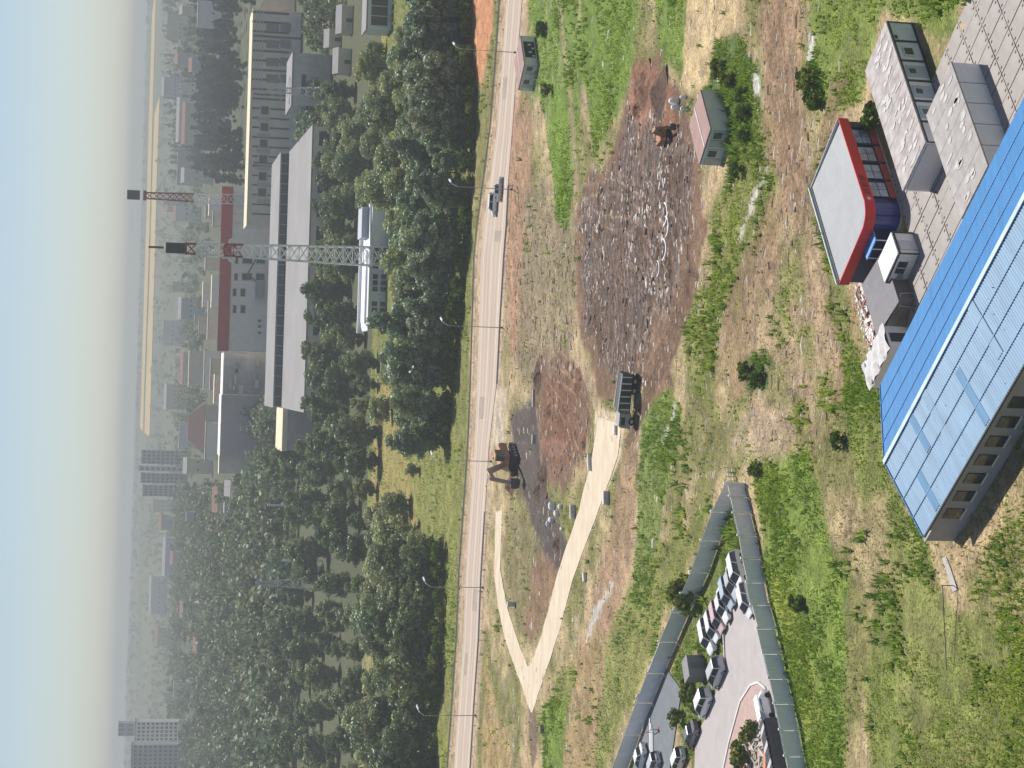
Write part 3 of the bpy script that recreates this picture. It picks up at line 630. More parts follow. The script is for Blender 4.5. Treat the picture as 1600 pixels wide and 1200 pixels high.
# the distant wood: too far and too many to tell apart
def far_wood(name, areas, m, seed, label, leaves=200):
    r = np.random.default_rng(seed); VV, TT = [], []
    for (pts, n, h0, h1, cone) in areas:
        w = np.array([[G(a, b).x, G(a, b).y] if b < 1500 else [a, b] for a, b in pts]); lo, hi = w.min(0), w.max(0)
        done = 0
        while done < n:
            q = lo + (hi-lo)*r.random(2)
            ins = False
            for i in range(len(w)):
                ax, ay = w[i]; bx, by = w[(i+1) % len(w)]
                if (ay > q[1]) != (by > q[1]) and q[0] < (bx-ax)*(q[1]-ay)/(by-ay)+ax: ins = not ins
            if not ins: continue
            done += 1; h = h0+(h1-h0)*r.random(); rad = h*(.2 if cone else .36); zb = -.7 if q[1] < 2500 else float(hill_z(q[0], q[1]))-.5
            k_ = leaves; ncl = 11; cd = r.normal(0, 1, (ncl,3)); cd /= np.linalg.norm(cd, axis=1)[:,None]; cd *= (.35+.65*r.random((ncl,1)))
            cl = cd[r.integers(0, ncl, k_)]; d = r.normal(0, 1, (k_,3)); d /= np.linalg.norm(d, axis=1)[:,None]
            cz = (cl[:,2]+1)/2; wd_ = (1.05-cz) if cone else (1.05-.45*np.abs(cz-.4))
            cr = rad*(.30 if cone else .42)
            p = np.stack([q[0]+cl[:,0]*rad*wd_+d[:,0]*cr, q[1]+cl[:,1]*rad*wd_+d[:,1]*cr, zb+h*(.16+.74*cz)+d[:,2]*cr*.75], 1)
            nn = d+r.normal(0,.4,(k_,3)); a = np.cross(nn, r.normal(0,1,(k_,3))); a /= np.linalg.norm(a, axis=1)[:,None]; b = np.cross(nn/np.linalg.norm(nn, axis=1)[:,None], a)
            s = rad*((.13+.16*r.random((k_,1))) if cone else (.08+.11*r.random((k_,1))))
            VV.append(np.stack([p-a*s-b*s*.6, p+a*s*.3-b*s, p+a*s+b*s*.5, p-a*s*.3+b*s], 1)); TT.append(np.full((k_,3), .6+.8*r.random())*np.array([.85+.35*r.random(),1,.85+.3*r.random()])*(.85+.3*r.random((k_,1))))
    V = np.vstack(VV).reshape(-1,3); T = np.repeat(np.vstack(TT), 4, 0)
    o = bpy.data.objects.new(name, npmesh(name, V, np.arange(len(V)).reshape(-1,4), m, T)); COL.objects.link(o)
    return tag(o, label, 'wood', kind='stuff')
LW = leaf_mat('wood_leaf', (.14,.175,.10), (.14,.175,.10), .45, .08)
far_wood('wood', [([(470,700),(474,1260),(400,1280),(400,760)], 330, 13, 20, 0), ([(400,760),(400,1280),(330,1300),(330,760)], 330, 13, 20, 0), ([(330,760),(330,1300),(275,1300),(285,760)], 330, 14, 20, 0),
    ([(290,560),(330,560),(330,720),(280,720)], 60, 12, 18, 0), ([(420,640),(470,640),(470,730),(410,730)], 25, 10, 16, 0), ([(300,300),(342,300),(340,560),(300,560)], 50, 10, 16, 0), ([(500,120),(515,120),(510,300),(500,320)], 20, 9, 14, 0), ([(498,-60),(545,-60),(530,60),(495,120)], 26, 8, 13, 0)], LW, 201, 'hazy mass of broadleaf wood filling the left distance')
far_wood('conifer_wood', [([(330,-60),(330,270),(395,290),(395,-60)], 420, 16, 24, 1), ([(282,-60),(282,280),(330,280),(330,-60)], 330, 16, 24, 1), ([(395,-60),(395,10),(460,10),(460,-60)], 16, 14, 20, 1)], leaf_mat('far_needle', (.026,.046,.030), (.026,.046,.030), .1), 202, 'dark conifer wood behind the right end of the factory', 200)
far_wood('distant_tree_lines', [([(-560,1900),(560,1900),(720,2700),(-720,2700)], 650, 10, 17, 0), ([(-720,2700),(720,2700),(1000,3800),(-1000,3800)], 800, 10, 16, 0), ([(-1150,4780),(1150,4780),(1150,5200),(-1150,5200)], 260, 9, 15, 0), ([(-1000,3800),(-180,3800),(-180,4800),(-1150,4800)], 260, 9, 15, 0)], LW, 203, 'faint lines of trees across the hazy plain', 60)

# ================================================================ FAR BUILDINGS
def wall_rect(x0, x1, y0, y1, D):      # picture rectangle -> left, right, low, high on an upright plane at distance D
    a, b = P(x1, y1, D), P(x0, y0, D)
    ym = (y0+y1)/2
    return a.x, b.x, P(x1, ym, D).z, P(x0, ym, D).z
def block(name, label, cat, x0, y0, y1, D, depth, m, roof_m, group=None, over=.4, z0=-.8):
    l, r, _, zt = wall_rect(x0, x0+20, y0, y1, D)
    t = thing(name, label, cat, ((l+r)/2, D, 0), 0, group); w = (r-l)/2
    B(-w, w, 0, depth, z0, zt).build('wall', m, t)
    B(-w-over, w+over, -over, depth+over, zt+.005, zt+.5).build('roof', roof_m, t)
    t['w'] = w; t['D'] = D; t['top'] = zt
    return t
def wpart(t, nm, m, x0, x1, y0, y1, proud=.06, thick=.12, frame_m=None):
    D = t.location.y; l, r, zl, zh = wall_rect(x0, x1, y0, y1, D); cx = t.location.x
    o = B(l-cx, r-cx, -proud-thick, -proud+.0, zl, zh).build(nm, m, t)
    if frame_m:
        g = .16*min(r-l, zh-zl); mb = MB()
        for q in ((l-g, r+g, zl-g, zl), (l-g, r+g, zh, zh+g), (l-g, l, zl, zh), (r, r+g, zl, zh)): mb.box(q[0]-cx, q[1]-cx, -proud-thick-.05, -proud+.01, q[2], q[3])
        mb.build('frame', frame_m, o)
    return o
concrete = mat('panel_concrete', (.88,.74,.60), .9, .14, .25, detail=6, bump=.1)
cream = mat('cream_render', (.76,.66,.48), .9, .10, .2)
white_w = mat('white_render', (.92,.84,.78), .85, .08, .3)
grey_r = mat('grey_roofing', (.36,.35,.35), .85, .12, .12, detail=6)
pale_r = mat('pale_roofing', (.27,.26,.26), .8, .12, .06, detail=6)
pinkish = mat('pinkish_roof', (.58,.42,.40), .85, .1, .2)
darkred = mat('dark_red_cladding', (.50,.05,.06), .55, .12, .3)
dglass = glass_mat('dark_window', (.035,.04,.05))
bglass = glass_mat('brown_window', (.07,.05,.05), .2)
hall_frame = mat('pale_window_frame', (.72,.66,.58), .8, .05, 1)
dark_band = mat('clerestory_glazing', (.04,.04,.055), .25, .3, .5)
steel = mat('galvanised_steel', (.55,.56,.57), .45, .1, 2, metal=.6)

# main panel block, right
pb = block('factory_block', 'long beige panel factory block with square brown windows, right of the masts', 'building', 392, 14, 352, 840, 22, concrete, cream)
for yy in (172, 198, 224, 248, 275, 300): wpart(pb, 'window', bglass, 405-(yy-172)*.036+3, 417-(yy-172)*.036+3, yy-6, yy+7, frame_m=hall_frame)
for ya, yb in ((36,50),(62,76),(90,104),(116,130)):
    for xa, xb in ((416,436),(438,455)): wpart(pb, 'window', mat('louvred_glazing', (.30,.27,.27), .6, .25, 3, streak=(1,1,9)), xa, xb, ya, yb)
for yy in (185, 211, 236, 262, 288, 314): wpart(pb, 'blind_panel', mat('panel_infill', (.60,.50,.42), .9, .1, 1), 402, 422, yy-3, yy+4, .03, .1)
for k_ in range(22): wpart(pb, 'panel_joint', mat('dark_joint', (.12,.10,.09), .9), 394, 452, 20+k_*15, 20.5+k_*15, .02, .05)
for yy in (57, 148, 255): wpart(pb, 'pilaster', mat('dark_joint', (.12,.10,.09), .9), 396, 470, yy, yy+2.2, .1, .3)
for xx in (399, 404, 409): wpart(pb, 'string_course', hall_frame, xx, xx+1.5, 18, 140, .08, .2)
an = block('factory_annex', 'low grey annex with a dark doorway in front of the beige panel block', 'building', 458, 82, 165, 700, 26, mat('annex_wall', (.62,.58,.54), .9, .15, .3), pale_r)
wpart(an, 'doorway', dark_band, 471, 478, 116, 150)
for k_ in range(7): wpart(an, 'panel_joint', hall_frame, 464, 505, 86+k_*11, 87.2+k_*11, .05, .1)
br = thing('brick_link', 'narrow ribbed gable wing at the far right end of the beige block', 'building', (0,0,0)); p_ = P(430, 5, 880)
br.location = (p_.x, 880, 0); zt = P(400, 14, 880).z
MB().hexa([(-6,0,-.8),(9,0,-.8),(9,20,-.8),(-6,20,-.8)], [(-6,0,zt),(9,0,zt-9),(9,20,zt-9),(-6,20,zt)]).build('wall', concrete, br)
MB().hexa([(-6.4,-.4,zt),(9.4,-.4,zt-9),(9.4,20.4,zt-9),(-6.4,20.4,zt)], [(-6.4,-.4,zt+.6),(9.4,-.4,zt-8.4),(9.4,20.4,zt-8.4),(-6.4,20.4,zt+.6)]).build('roof', cream, br)
# long low hall with clerestory
hl = thing('factory_hall', 'long low hall with pale flat roof and a dark clerestory strip along it', 'building'); a_, b_ = P(470, 642, 650), P(470, 196, 650)
cx = (a_.x+b_.x)/2; w = (b_.x-a_.x)/2; hl.location = (cx, 650, 0)
ze = P(483, 420, 650).z; zs = ze+1.2
B(-w, w, 0, 110, -.8, ze-.05).build('wall', concrete, hl)
for k_ in range(12): B(-w+(k_+.2)*2*w/12, -w+(k_+.8)*2*w/12, -.14, -.02, ze-5.5, ze-2).build('window', dglass, hl)
MB().hexa([(-w-.5,-.5,ze),(w+.5,-.5,ze),(w+.5,84,zs),(-w-.5,84,zs)], [(-w-.5,-.5,ze+.4),(w+.5,-.5,ze+.4),(w+.5,84,zs+.4),(-w-.5,84,zs+.4)]).build('lower_roof', pale_r, hl)
zc = zs+3.0
B(-w, w, 84.2, 130, zs-3, zc).build('clerestory', dark_band, hl)
B(-w-.5, w+.5, 83.6, 131, zc+.01, zc+.5).build('upper_roof', pale_r, hl)
for k_ in range(26): B(-w+k_*2*w/25-.06, -w+k_*2*w/25+.06, 84.0, 84.25, zs+.42, zc).build('mullion', steel, hl)
# red banded office block
rb = block('red_banded_block', 'pale office block with a dark red roof band and paired windows, behind the mast', 'building', 358, 292, 548, 930, 26, white_w, pinkish)
w_ = rb['w']; zt = rb['top']
wpart(rb, 'roof_band', darkred, 343, 361, 291, 549, .3, .5)
for yy in (406, 432):
    for xa, xb in ((367,372),(379,394),(401,414)): wpart(rb, 'window', dglass, xa-(yy-406)*.03, xb-(yy-406)*.03, yy-5, yy+6, frame_m=hall_frame)
for yy in (457, 483):
    for xa, xb in ((364,369),(376,383)): wpart(rb, 'window', dglass, xa, xb, yy-6, yy+6, frame_m=hall_frame)
for yy in (499, 508, 518): wpart(rb, 'window', dglass, 403, 408, yy, yy+4)
for xa, ya, yb in ((352,333,336),(352,348,351)): wpart(rb, 'pilaster', cream, 345, 418, ya, yb, .1, .5)
wpart(rb, 'lean_to', grey_r, 399, 413, 438, 466, .2, 2.5)
MB().beam((w_*.2,-.8,zt-14),(w_*-.05,-.8,zt-9),.5).beam((w_*-.05,-.8,zt-9),(-w_*.2,-.8,zt-15),.5).build('canopy_brace', dark_band, rb)
# other factory pieces
lw_ = block('pale_store', 'low store with cream gutter and pink wall at the left end of the hall', 'building', 443, 640, 704, 705, 30, mat('pink_wall', (.55,.47,.46), .9, .1, .3), cream)
wpart(lw_, 'gutter', cream, 441, 449, 639, 705, .2, .5)
sd = block('long_shed', 'long mauve shed with a thin pale parapet, left of the red banded block', 'building', 346, 618, 712, 960, 24, mat('mauve_wall', (.60,.50,.49), .9, .1, .3), white_w)
sd2 = block('workshop', 'grey workshop cluttered with ducts between red banded block and shed', 'building', 350, 552, 616, 965, 24, mat('workshop_wall', (.56,.52,.50), .9, .2, .25), white_w)
for k_ in range(9):
    xx = 356+random.random()*46; yy = 556+random.random()*52; wpart(sd2, 'duct', random.choice([cream, steel, dark_band, white_w]), xx, xx+3+random.random()*4, yy, yy+6+random.random()*10, .3, 1.5)
YL = ['low shed just right of the white mast, in the works yard','long low shed below the yellow field, left of the mast','longest low shed of the works yard','shed tight behind the red roof band, left of the mast','taller box shed at the left end of the yard pipes','small tall shed left of the yard pipes','long shed behind the left end of the red band','low shed touching the left end of the red band','low shed between the two masts, on the red band','tall box shed between the two masts','flat shed beside the dark red mast','pale long wall shed far behind the workshop','low shed behind the grey workshop','long low shed behind the mauve shed','low shed at the left end of the mauve shed']
yard = [(322,402,3,20),(318,440,4,40),(326,470,3,60),(332,430,4,50),(312,500,8,22),(305,492,9,16),(320,548,6,60),(330,560,3,50),(334,330,6,24),(322,322,12,18),(328,310,5,26),(296,548,4,56),(336,586,4,44),(322,660,5,60),(344,700,6,40)]
for i, (xx, yy, hh, ll_) in enumerate(yard):
    D_ = 1000+ (340-xx)*9
    t = block('yard_shed', YL[i], 'shed', xx, yy, yy+ll_, D_, 9, random.choice([cream, white_w, concrete]), random.choice([pale_r, grey_r, cream]), 'sheds in the works yard')
# the brown house with hipped roof, left of the yard
p_ = P(278, 668, 1500); hb = thing('brown_roof_house', 'hazy house with a red brown hipped roof, right of the tower blocks', 'house', (p_.x, 1500, 0))
B(-18,18,0,22,-.8,11).build('wall', cream, hb); MB().hexa([(-20,-2,11),(20,-2,11),(20,24,11),(-20,24,11)], [(-9,9,23),(9,9,23),(9,13,23),(-9,13,23)]).build('roof', mat('brown_tile', (.24,.12,.10), .9, .15, .3), hb)
# tower blocks on the skyline
def tower(x0, x1, y0, y1, D, label, nfl, cols, m):
    l, r, zl, zh = wall_rect(x0, x1, y0, y1, D); t = thing('tower_block', label, 'building', ((l+r)/2, D, 0), 0, None); w = (r-l)/2
    B(-w, w, 0, 16, -.8, zh).build('wall', m, t); B(-w-.3, w+.3, -.3, 16.3, zh+.01, zh+1).build('roof', grey_r, t)
    wm_ = B(-.9, .9, -.12, -.02, -.9, .9).mesh('window', dglass)
    for c_ in range(cols):
        for f_ in range(nfl):
            part('window', wm_, t, (-w+(c_+.5)*2*w/cols, 0, zh-3-f_*(zh-4)/nfl), scale=(w/cols*.62/.9, 1, (zh-4)/nfl*.3/.9))
    return t
pale_b = mat('pale_tower_panel', (.55,.55,.54), .9, .06, .1); blue_b = mat('bluish_tower_panel', (.42,.44,.50), .9, .06, .1)
tower(222, 283, 703, 726, 2300, 'pale tower block, right one of the three on the hazy skyline', 9, 4, pale_b)
tower(218, 283, 728, 737, 2330, 'dark bluish stair tower between the skyline tower blocks', 8, 1, blue_b)
tower(221, 284, 739, 756, 2290, 'bluish tower block in the middle of the three on the skyline', 9, 3, blue_b)
tower(224, 280, 758, 776, 2270, 'pale tower block, left one of the three on the hazy skyline', 8, 4, pale_b)
tower(212, 292, 1128, 1158, 1900, 'large white slab block at the far left of the skyline', 11, 5, white_w)
tower(206, 292, 1164, 1215, 1850, 'largest pale slab block cut by the left edge of the view', 11, 8, pale_b)
tower(186, 215, 1130, 1150, 2500, 'tall faint tower block behind the white slab block', 6, 3, blue_b)
# scattered houses of the far town
town = [(310,0,40,1500,10),(285,8,22,2000,8),(278,82,100,2100,8),(283,128,145,2000,8),(280,152,222,2100,9),(289,160,225,1900,14),(278,230,288,2100,8),(288,262,285,1800,14),(275,322,345,2100,8),(270,440,456,2200,9),(283,465,498,1900,10),
 (286,550,600,1900,9),(281,660,700,1850,8),(292,716,740,1600,12),(252,804,828,2400,9),(262,806,812,2300,9),(258,840,900,2400,8),(270,862,882,2100,8),(292,800,815,1700,10),(384,822,842,1020,12),(376,846,862,1060,8),(356,850,870,1150,9),(311,928,942,1500,8),(308,996,1020,1500,9),
 (272,1066,1092,2000,14),(304,1040,1060,1600,8),(286,940,965,1900,9),(300,870,884,1700,8),(322,770,780,1500,9),(340,762,800,1200,9),(352,786,812,1120,10),(360,752,775,1080,11),(372,770,790,1040,8),(262,20,60,2500,8),(256,120,150,2700,8),(262,300,330,2500,8),(256,500,540,2600,8),(260,600,640,2500,8),(300,90,112,1800,8),(240,780,800,2900,12),(236,900,960,3000,9),(246,980,1010,2800,9)]
for i, (xx, ya, yb, D_, hh) in enumerate(town):
    base = [white_w, cream, pale_b, concrete][i % 4]
    l, r, _, zt = wall_rect(xx, xx+10, ya, yb, D_); w = (r-l)/2; zt = max(5.0, zt)
    t = thing('town_house', '%s %s town house, %s, %s' % (('long' if w > 18 else 'broad' if w > 10 else 'small'), ['white','cream','pale grey','beige'][i % 4], ['flat roofed','grey roofed','rust roofed'][i % 3], ('far ' if D_ > 1950 else '')+near_mark((l+r)/2, D_)), 'house', ((l+r)/2, D_, 0), 0, 'houses of the far town')
    B(-w, w, 0, 12, -.8, zt).build('wall', base, t)
    if i % 3 == 0: B(-w-.4, w+.4, -.4, 12.4, zt+.01, zt+.6).build('roof', grey_r, t)
    else: MB().hexa([(-w-.5,-.5,zt),(w+.5,-.5,zt),(w+.5,12.5,zt),(-w-.5,12.5,zt)], [(-w-.5,5.8,zt+3.2),(w+.5,5.8,zt+3.2),(w+.5,6.2,zt+3.2),(-w-.5,6.2,zt+3.2)]).build('roof', [grey_r, grey_r, mat('rust_roof', (.30,.17,.13), .9, .1, .3)][i % 3], t)
    nw = max(2, int(2*w/5))
    wmsh = B(-.7,.7,-.12,-.02,-.8,.8).mesh('window', dglass)
    for k_ in range(min(nw, 8)): part('window', wmsh, t, (-w+(k_+.5)*2*w/min(nw,8), 0, zt*.55))

# ---------------------------------------------------------------- lattice masts
def lattice(t, w0, w1, z0, z1, n, bands, thick=.22):
    wz = lambda z: w0+(w1-w0)*(z-z0)/(z1-z0)
    zs = [z0+(z1-z0)*i/n for i in range(n+1)]
    for i in range(n):
        za, zb = zs[i], zs[i+1]; wa, wb = wz(za)/2, wz(zb)/2; mb = MB()
        ca = [(-wa,-wa,za),(wa,-wa,za),(wa,wa,za),(-wa,wa,za)]; cb = [(-wb,-wb,zb),(wb,-wb,zb),(wb,wb,zb),(-wb,wb,zb)]
        for k_ in range(4):
            mb.beam(ca[k_], cb[k_], thick); mb.beam(ca[k_], cb[(k_+1)%4], thick*.7); mb.beam(ca[(k_+1)%4], cb[k_], thick*.7); mb.beam(cb[k_], cb[(k_+1)%4], thick*.7)
        mb.build('lattice_section', bands(i/n), t)
mred = mat('red_mast_paint', (.33,.07,.05), .6, .15, .5); mwhite = mat('white_mast_paint', (.90,.89,.88), .6, .06, .5); mdark = mat('dark_equipment', (.035,.03,.03), .6, .2, 1)
p_ = G(605, 402); zt = P(228, 381, p_.y).z
m2 = thing('lattice_mast', 'white lattice telecom mast rising behind the pavilion, red near the top', 'mast', (p_.x, p_.y, -.7))
lattice(m2, 5.2, 2.6, 0, zt-10, 22, lambda f: mred if .70 < f < .80 or f > .93 else mwhite, .26)
for k_ in range(4):
    a_ = k_*math.pi/2; B(-.25,.25,-.2,.2,-1.6,1.6).build('antenna_panel', mwhite, m2).location = (math.cos(a_)*2.0, math.sin(a_)*2.0, zt-16-k_*2.5)
B(-1.6,1.6,-1.6,1.6,zt-10,zt-9.5).build('platform', mred, m2); B(-1.35,1.35,-1.35,1.35,zt-9.45,zt-4.5).build('equipment_drum', mdark, m2)
MB().cyl((0,0,zt-2),(0,0,1),.3,4.0).build('lightning_rod', mred, m2)
for s_ in (-1,1): MB().cyl((s_*2.3,-1.2,zt-22),(0,1,0),1.0,.5,16).build('dish_antenna', mwhite, m2)
p_ = P(345, 302, 900); zt = P(196, 295, 900).z
m1 = thing('works_mast', 'dark red lattice mast with a black head, behind the factory', 'mast', (p_.x, 900+30, -.7))
lattice(m1, 5.5, 2.8, 0, zt-9, 20, lambda f: mred if f > .60 else mwhite, .30)
B(-2.2,2.2,-2.2,2.2,zt-9,zt-7.5).build('platform', mred, m1); B(-2.1,2.1,-2.1,2.1,zt-6,zt).build('black_head', mdark, m1)
for s_ in (-1,1): MB().cyl((s_*3,-1.5,zt-18),(0,1,0),1.2,.6,16).build('dish_antenna', mwhite, m1)
def pylon(x, y, h, label):
    p = G(x, y); t = thing('power_pylon', label, 'pylon', (p.x, p.y, -.7)); lattice(t, 4.5, .7, 0, h, 9, lambda f: steel, .16)
    for z_, l_ in ((h*.68,5),(h*.8,4),(h*.92,3)): MB().beam((-l_,0,z_),(l_,0,z_),.2).beam((-l_,0,z_),(0,0,z_+1.2),.12).beam((l_,0,z_),(0,0,z_+1.2),.12).build('cross_arm', steel, t)
pylon(505, 912, 24, 'small grey power pylon in the hazy wood on the left')
pylon(522, 146, 24, 'grey power pylon rising before the dark end of the factory block')
for i, (xa, xb, yy) in enumerate(((440,500,788),(442,500,876),(418,470,790))):
    p = G(xb, yy); zt = P(xa, yy, p.y).z; t = MB().cyl((0,0,zt/2-.5),(0,0,1),.45,zt+1,10).build('chimney_pipe', mwhite); t.location = (p.x, p.y, 0); tag(t, ['pale steel flue standing in the wood, nearest the store', 'slim pale flue further left in the wood', 'slimmest pale flue beside the grey houses'][i], 'flue')

# ---------------------------------------------------------------- pavilion in front of the mast
pw = mat('pavilion_white', (.80,.81,.84), .7, .06, .5); pvr = mat('pavilion_roof', (.62,.64,.70), .6, .08, .4)
o_ = G(604, 420); pv = thing('pavilion', 'long white pavilion with a stepped flat roof at the foot of the mast', 'building', (0, o_.y, -.3))
l = P(600, 512, o_.y).x; r = P(600, 318, o_.y).x; pv.location.x = (l+r)/2; w = (r-l)/2; zt = P(576, 420, o_.y).z
B(-w, w, 0, 14, -.5, zt-.3).build('wall', pw, pv)
MB().prism([(-w-1,-1),(w*.35,-1),(w+1,2),(w+1,15.5),(-w+1,15.5),(-w-1,11)], zt-.29, zt+.25).build('roof', pvr, pv)
MB().prism([(-w+1,3),(w*.25,3),(w*.25,11),(-w+1.5,11)], zt+.255, zt+.8).build('roof_step', mwhite, pv)
MB().prism([(-w-1.4,15.2),(w+1,15.2),(w+1,16),(-w-1.4,16)], zt-.2, zt+1.2).build('parapet', pw, pv)
B(w*.45, w*.95, 3, 12, zt+.26, zt+2.2).build('roof_house', mat('mauve_clad', (.46,.47,.54), .7, .06, .5), pv)
pz = zt
for k_ in range(4): B(-w*.05+k_*1.55, -w*.05+k_*1.55+1.1, -.14, -.02, pz-2.3, pz-.9).build('window', dglass, pv)
for b_ in (-w*.42, -w*.86):
    for c_ in range(3):
        for f_ in range(2): B(b_+c_*1.7, b_+c_*1.7+1.25, -.14, -.02, pz-2.3-f_*2.2, pz-.9-f_*2.2).build('window', dglass, pv)
B(w*.06, w*.3, -.5, -.02, -.5, pz-2.6).build('entrance', mat('teal_door', (.10,.18,.20), .5, .1, 1), pv)
# white shed at the right edge, beside the sandy yard
o_ = G(612, 18); ws = thing('roadside_store', 'white store with a large dark window at the right edge, in the trees', 'building', (o_.x, o_.y, -.4))
B(-5,16,0,10,-.5,7).build('wall', pw, ws); B(-5.4,16.4,-.4,10.4,7.01,7.4).build('roof', pale_r, ws); f_ = B(-4.3,4,-.14,-.02,1.5,6).build('window', dglass, ws)
for k_ in range(3): B(-4.3+k_*2.7,-4.1+k_*2.7,-.22,-.15,1.5,6).build('glazing_bar', pw, f_)
for i, (xx, yy, w_, h_) in enumerate(((548,30,9,3.5),(545,95,8,4),(530,60,6,4),(518,10,8,5))):
    p = G(xx, yy); t = thing('sand_yard_hut', ['cream hut at the sandy yard, right edge', 'cream hut at the near end of the sandy yard', 'small hut behind the sandy yard', 'pale house above the sandy yard'][i], 'hut', (p.x, p.y, -.5))
    B(-w_/2,w_/2,0,6,-.5,h_).build('wall', cream, t); MB().hexa([(-w_/2-.3,-.3,h_),(w_/2+.3,-.3,h_),(w_/2+.3,6.3,h_),(-w_/2-.3,6.3,h_)], [(-w_/2-.3,2.8,h_+1.6),(w_/2+.3,2.8,h_+1.6),(w_/2+.3,3.2,h_+1.6),(-w_/2-.3,3.2,h_+1.6)]).build('roof', grey_r, t)
    B(-1,.2,-.14,-.02,0,2).build('door', dglass, t)

# ================================================================ ROADSIDE
pole_m = mat('lamp_pole', (.42,.42,.40), .5, .08, 2, metal=.4); head_m = mat('lamp_head', (.86,.87,.88), .4, .04, 2)
lamps = [((806,82),'rightmost street lamp, beside the small roadside cabin'),((800,296),'street lamp beside the white car on the road'),((785,512),'street lamp in the middle of the road, above the churned mud'),((768,721),'street lamp behind the excavator'),((755,918),'second street lamp from the left, above the dark wood'),((744,1118),'leftmost street lamp on the road')]
lamp0 = None
for i, ((x, y), lb_) in enumerate(lamps):
    p = G(x, y)
    if lamp0 is None:
        t = lamp0 = thing('street_lamp', lb_, 'street lamp', (p.x, p.y, 0), 0, 'street lamps along the road')
        mb = MB(); ring = lambda z, r: [(r*math.cos(a*.7854), r*math.sin(a*.7854), z) for a in range(8)]
        mb.loft([ring(0,.09), ring(5,.07), ring(10.2,.05)]).build('pole', pole_m, t)
        B(-.18,.18,-.18,.18,-.1,.3).build('base', mat('lamp_base', (.06,.06,.06), .8), t)
        MB().beam((0,0,10.1),(.5,.9,10.9),.09,seg=6).beam((.5,.9,10.9),(.9,1.7,11.1),.08,seg=6).build('arm', pole_m, t)
        MB().hexa([(.75,1.5,11.02),(1.15,1.35,11.02),(1.75,2.7,11.15),(1.35,2.85,11.15)], [(.8,1.5,11.2),(1.1,1.4,11.2),(1.65,2.65,11.35),(1.4,2.8,11.35)]).build('lantern', head_m, t)
    else:
        t = copy_tree(lamp0); tag(t, lb_); t.location = (p.x, p.y, 0)
rail_m = mat('guard_rail', (.50,.49,.47), .5, .1, 1, metal=.5)
def guard(pts, label, step=4.0):
    W = [G(*p) for p in pts]; t = thing('guard_rail', label, 'guard rail', (W[0].x, W[0].y, 0)); o = W[0]
    v, f = [], []
    prof = [(0,.42),(.05,.5),(0,.58),(.05,.66),(0,.74)]
    for i, p in enumerate(W):
        for a, z in prof: v.append((p.x-o.x, p.y-o.y-a-.08, z))
        if i:
            for k_ in range(4): f.append(((i-1)*5+k_, (i-1)*5+k_+1, i*5+k_+1, i*5+k_))
    mb = MB(); mb.v, mb.f = v, f; rl = mb.build('rail', rail_m, t); sm = rl.modifiers.new('thick', 'SOLIDIFY'); sm.thickness = .03
    pm = B(-.06,.06,-.04,.06,-.2,.72).mesh('post', rail_m)
    for a, b in zip(W[:-1], W[1:]):
        n = max(1, int((b-a).length/step))
        for k_ in range(n): q = a.lerp(b, k_/n); part('post', pm, t, (q.x-o.x, q.y-o.y, 0))
guard([(x-7, y) for x, y in ROAD_FAR[1:-1]], 'long galvanised guard rail on the far side of the road')
guard([(x+5, y) for x, y in ROAD_NEAR[4:9]], 'guard rail on the near side of the road, above the mud')
guard([(x+4, y) for x, y in ROAD_NEAR[10:-1]], 'guard rail on the near side of the road, at the left')

# ---------------------------------------------------------------- cars
tyre = mat('tyre', (.02,.02,.02), .9); rim_m = mat('wheel_rim', (.45,.45,.46), .35, .05, 5, metal=.7); car_glass = glass_mat('car_glass', (.02,.025,.03), .05)
lampm = mat('headlight_glass', (.75,.76,.78), .15, .05, 5, spec=.6); redl = mat('tail_light', (.35,.02,.02), .3); plast = mat('black_plastic', (.025,.025,.027), .6)
SPEC = {  # station: x, half width, low, high
 'hatch': dict(L=4.1, W=.87, H=1.50, hood=.86, roof=(-1.75,.55), ws=1.35, rs=-1.95, deck=.9),
 'sedan': dict(L=4.6, W=.89, H=1.45, hood=.84, roof=(-1.05,.45), ws=1.25, rs=-1.75, deck=.95),
 'suv':   dict(L=4.6, W=.94, H=1.72, hood=1.02, roof=(-2.0,.55), ws=1.25, rs=-2.2, deck=1.05),
 'pickup':dict(L=5.2, W=.94, H=1.78, hood=1.05, roof=(-.75,.45), ws=1.1, rs=-.95, deck=1.0),
 'van':   dict(L=5.0, W=.95, H=2.05, hood=1.12, roof=(-2.4,1.1), ws=1.75, rs=-2.46, deck=1.12)}
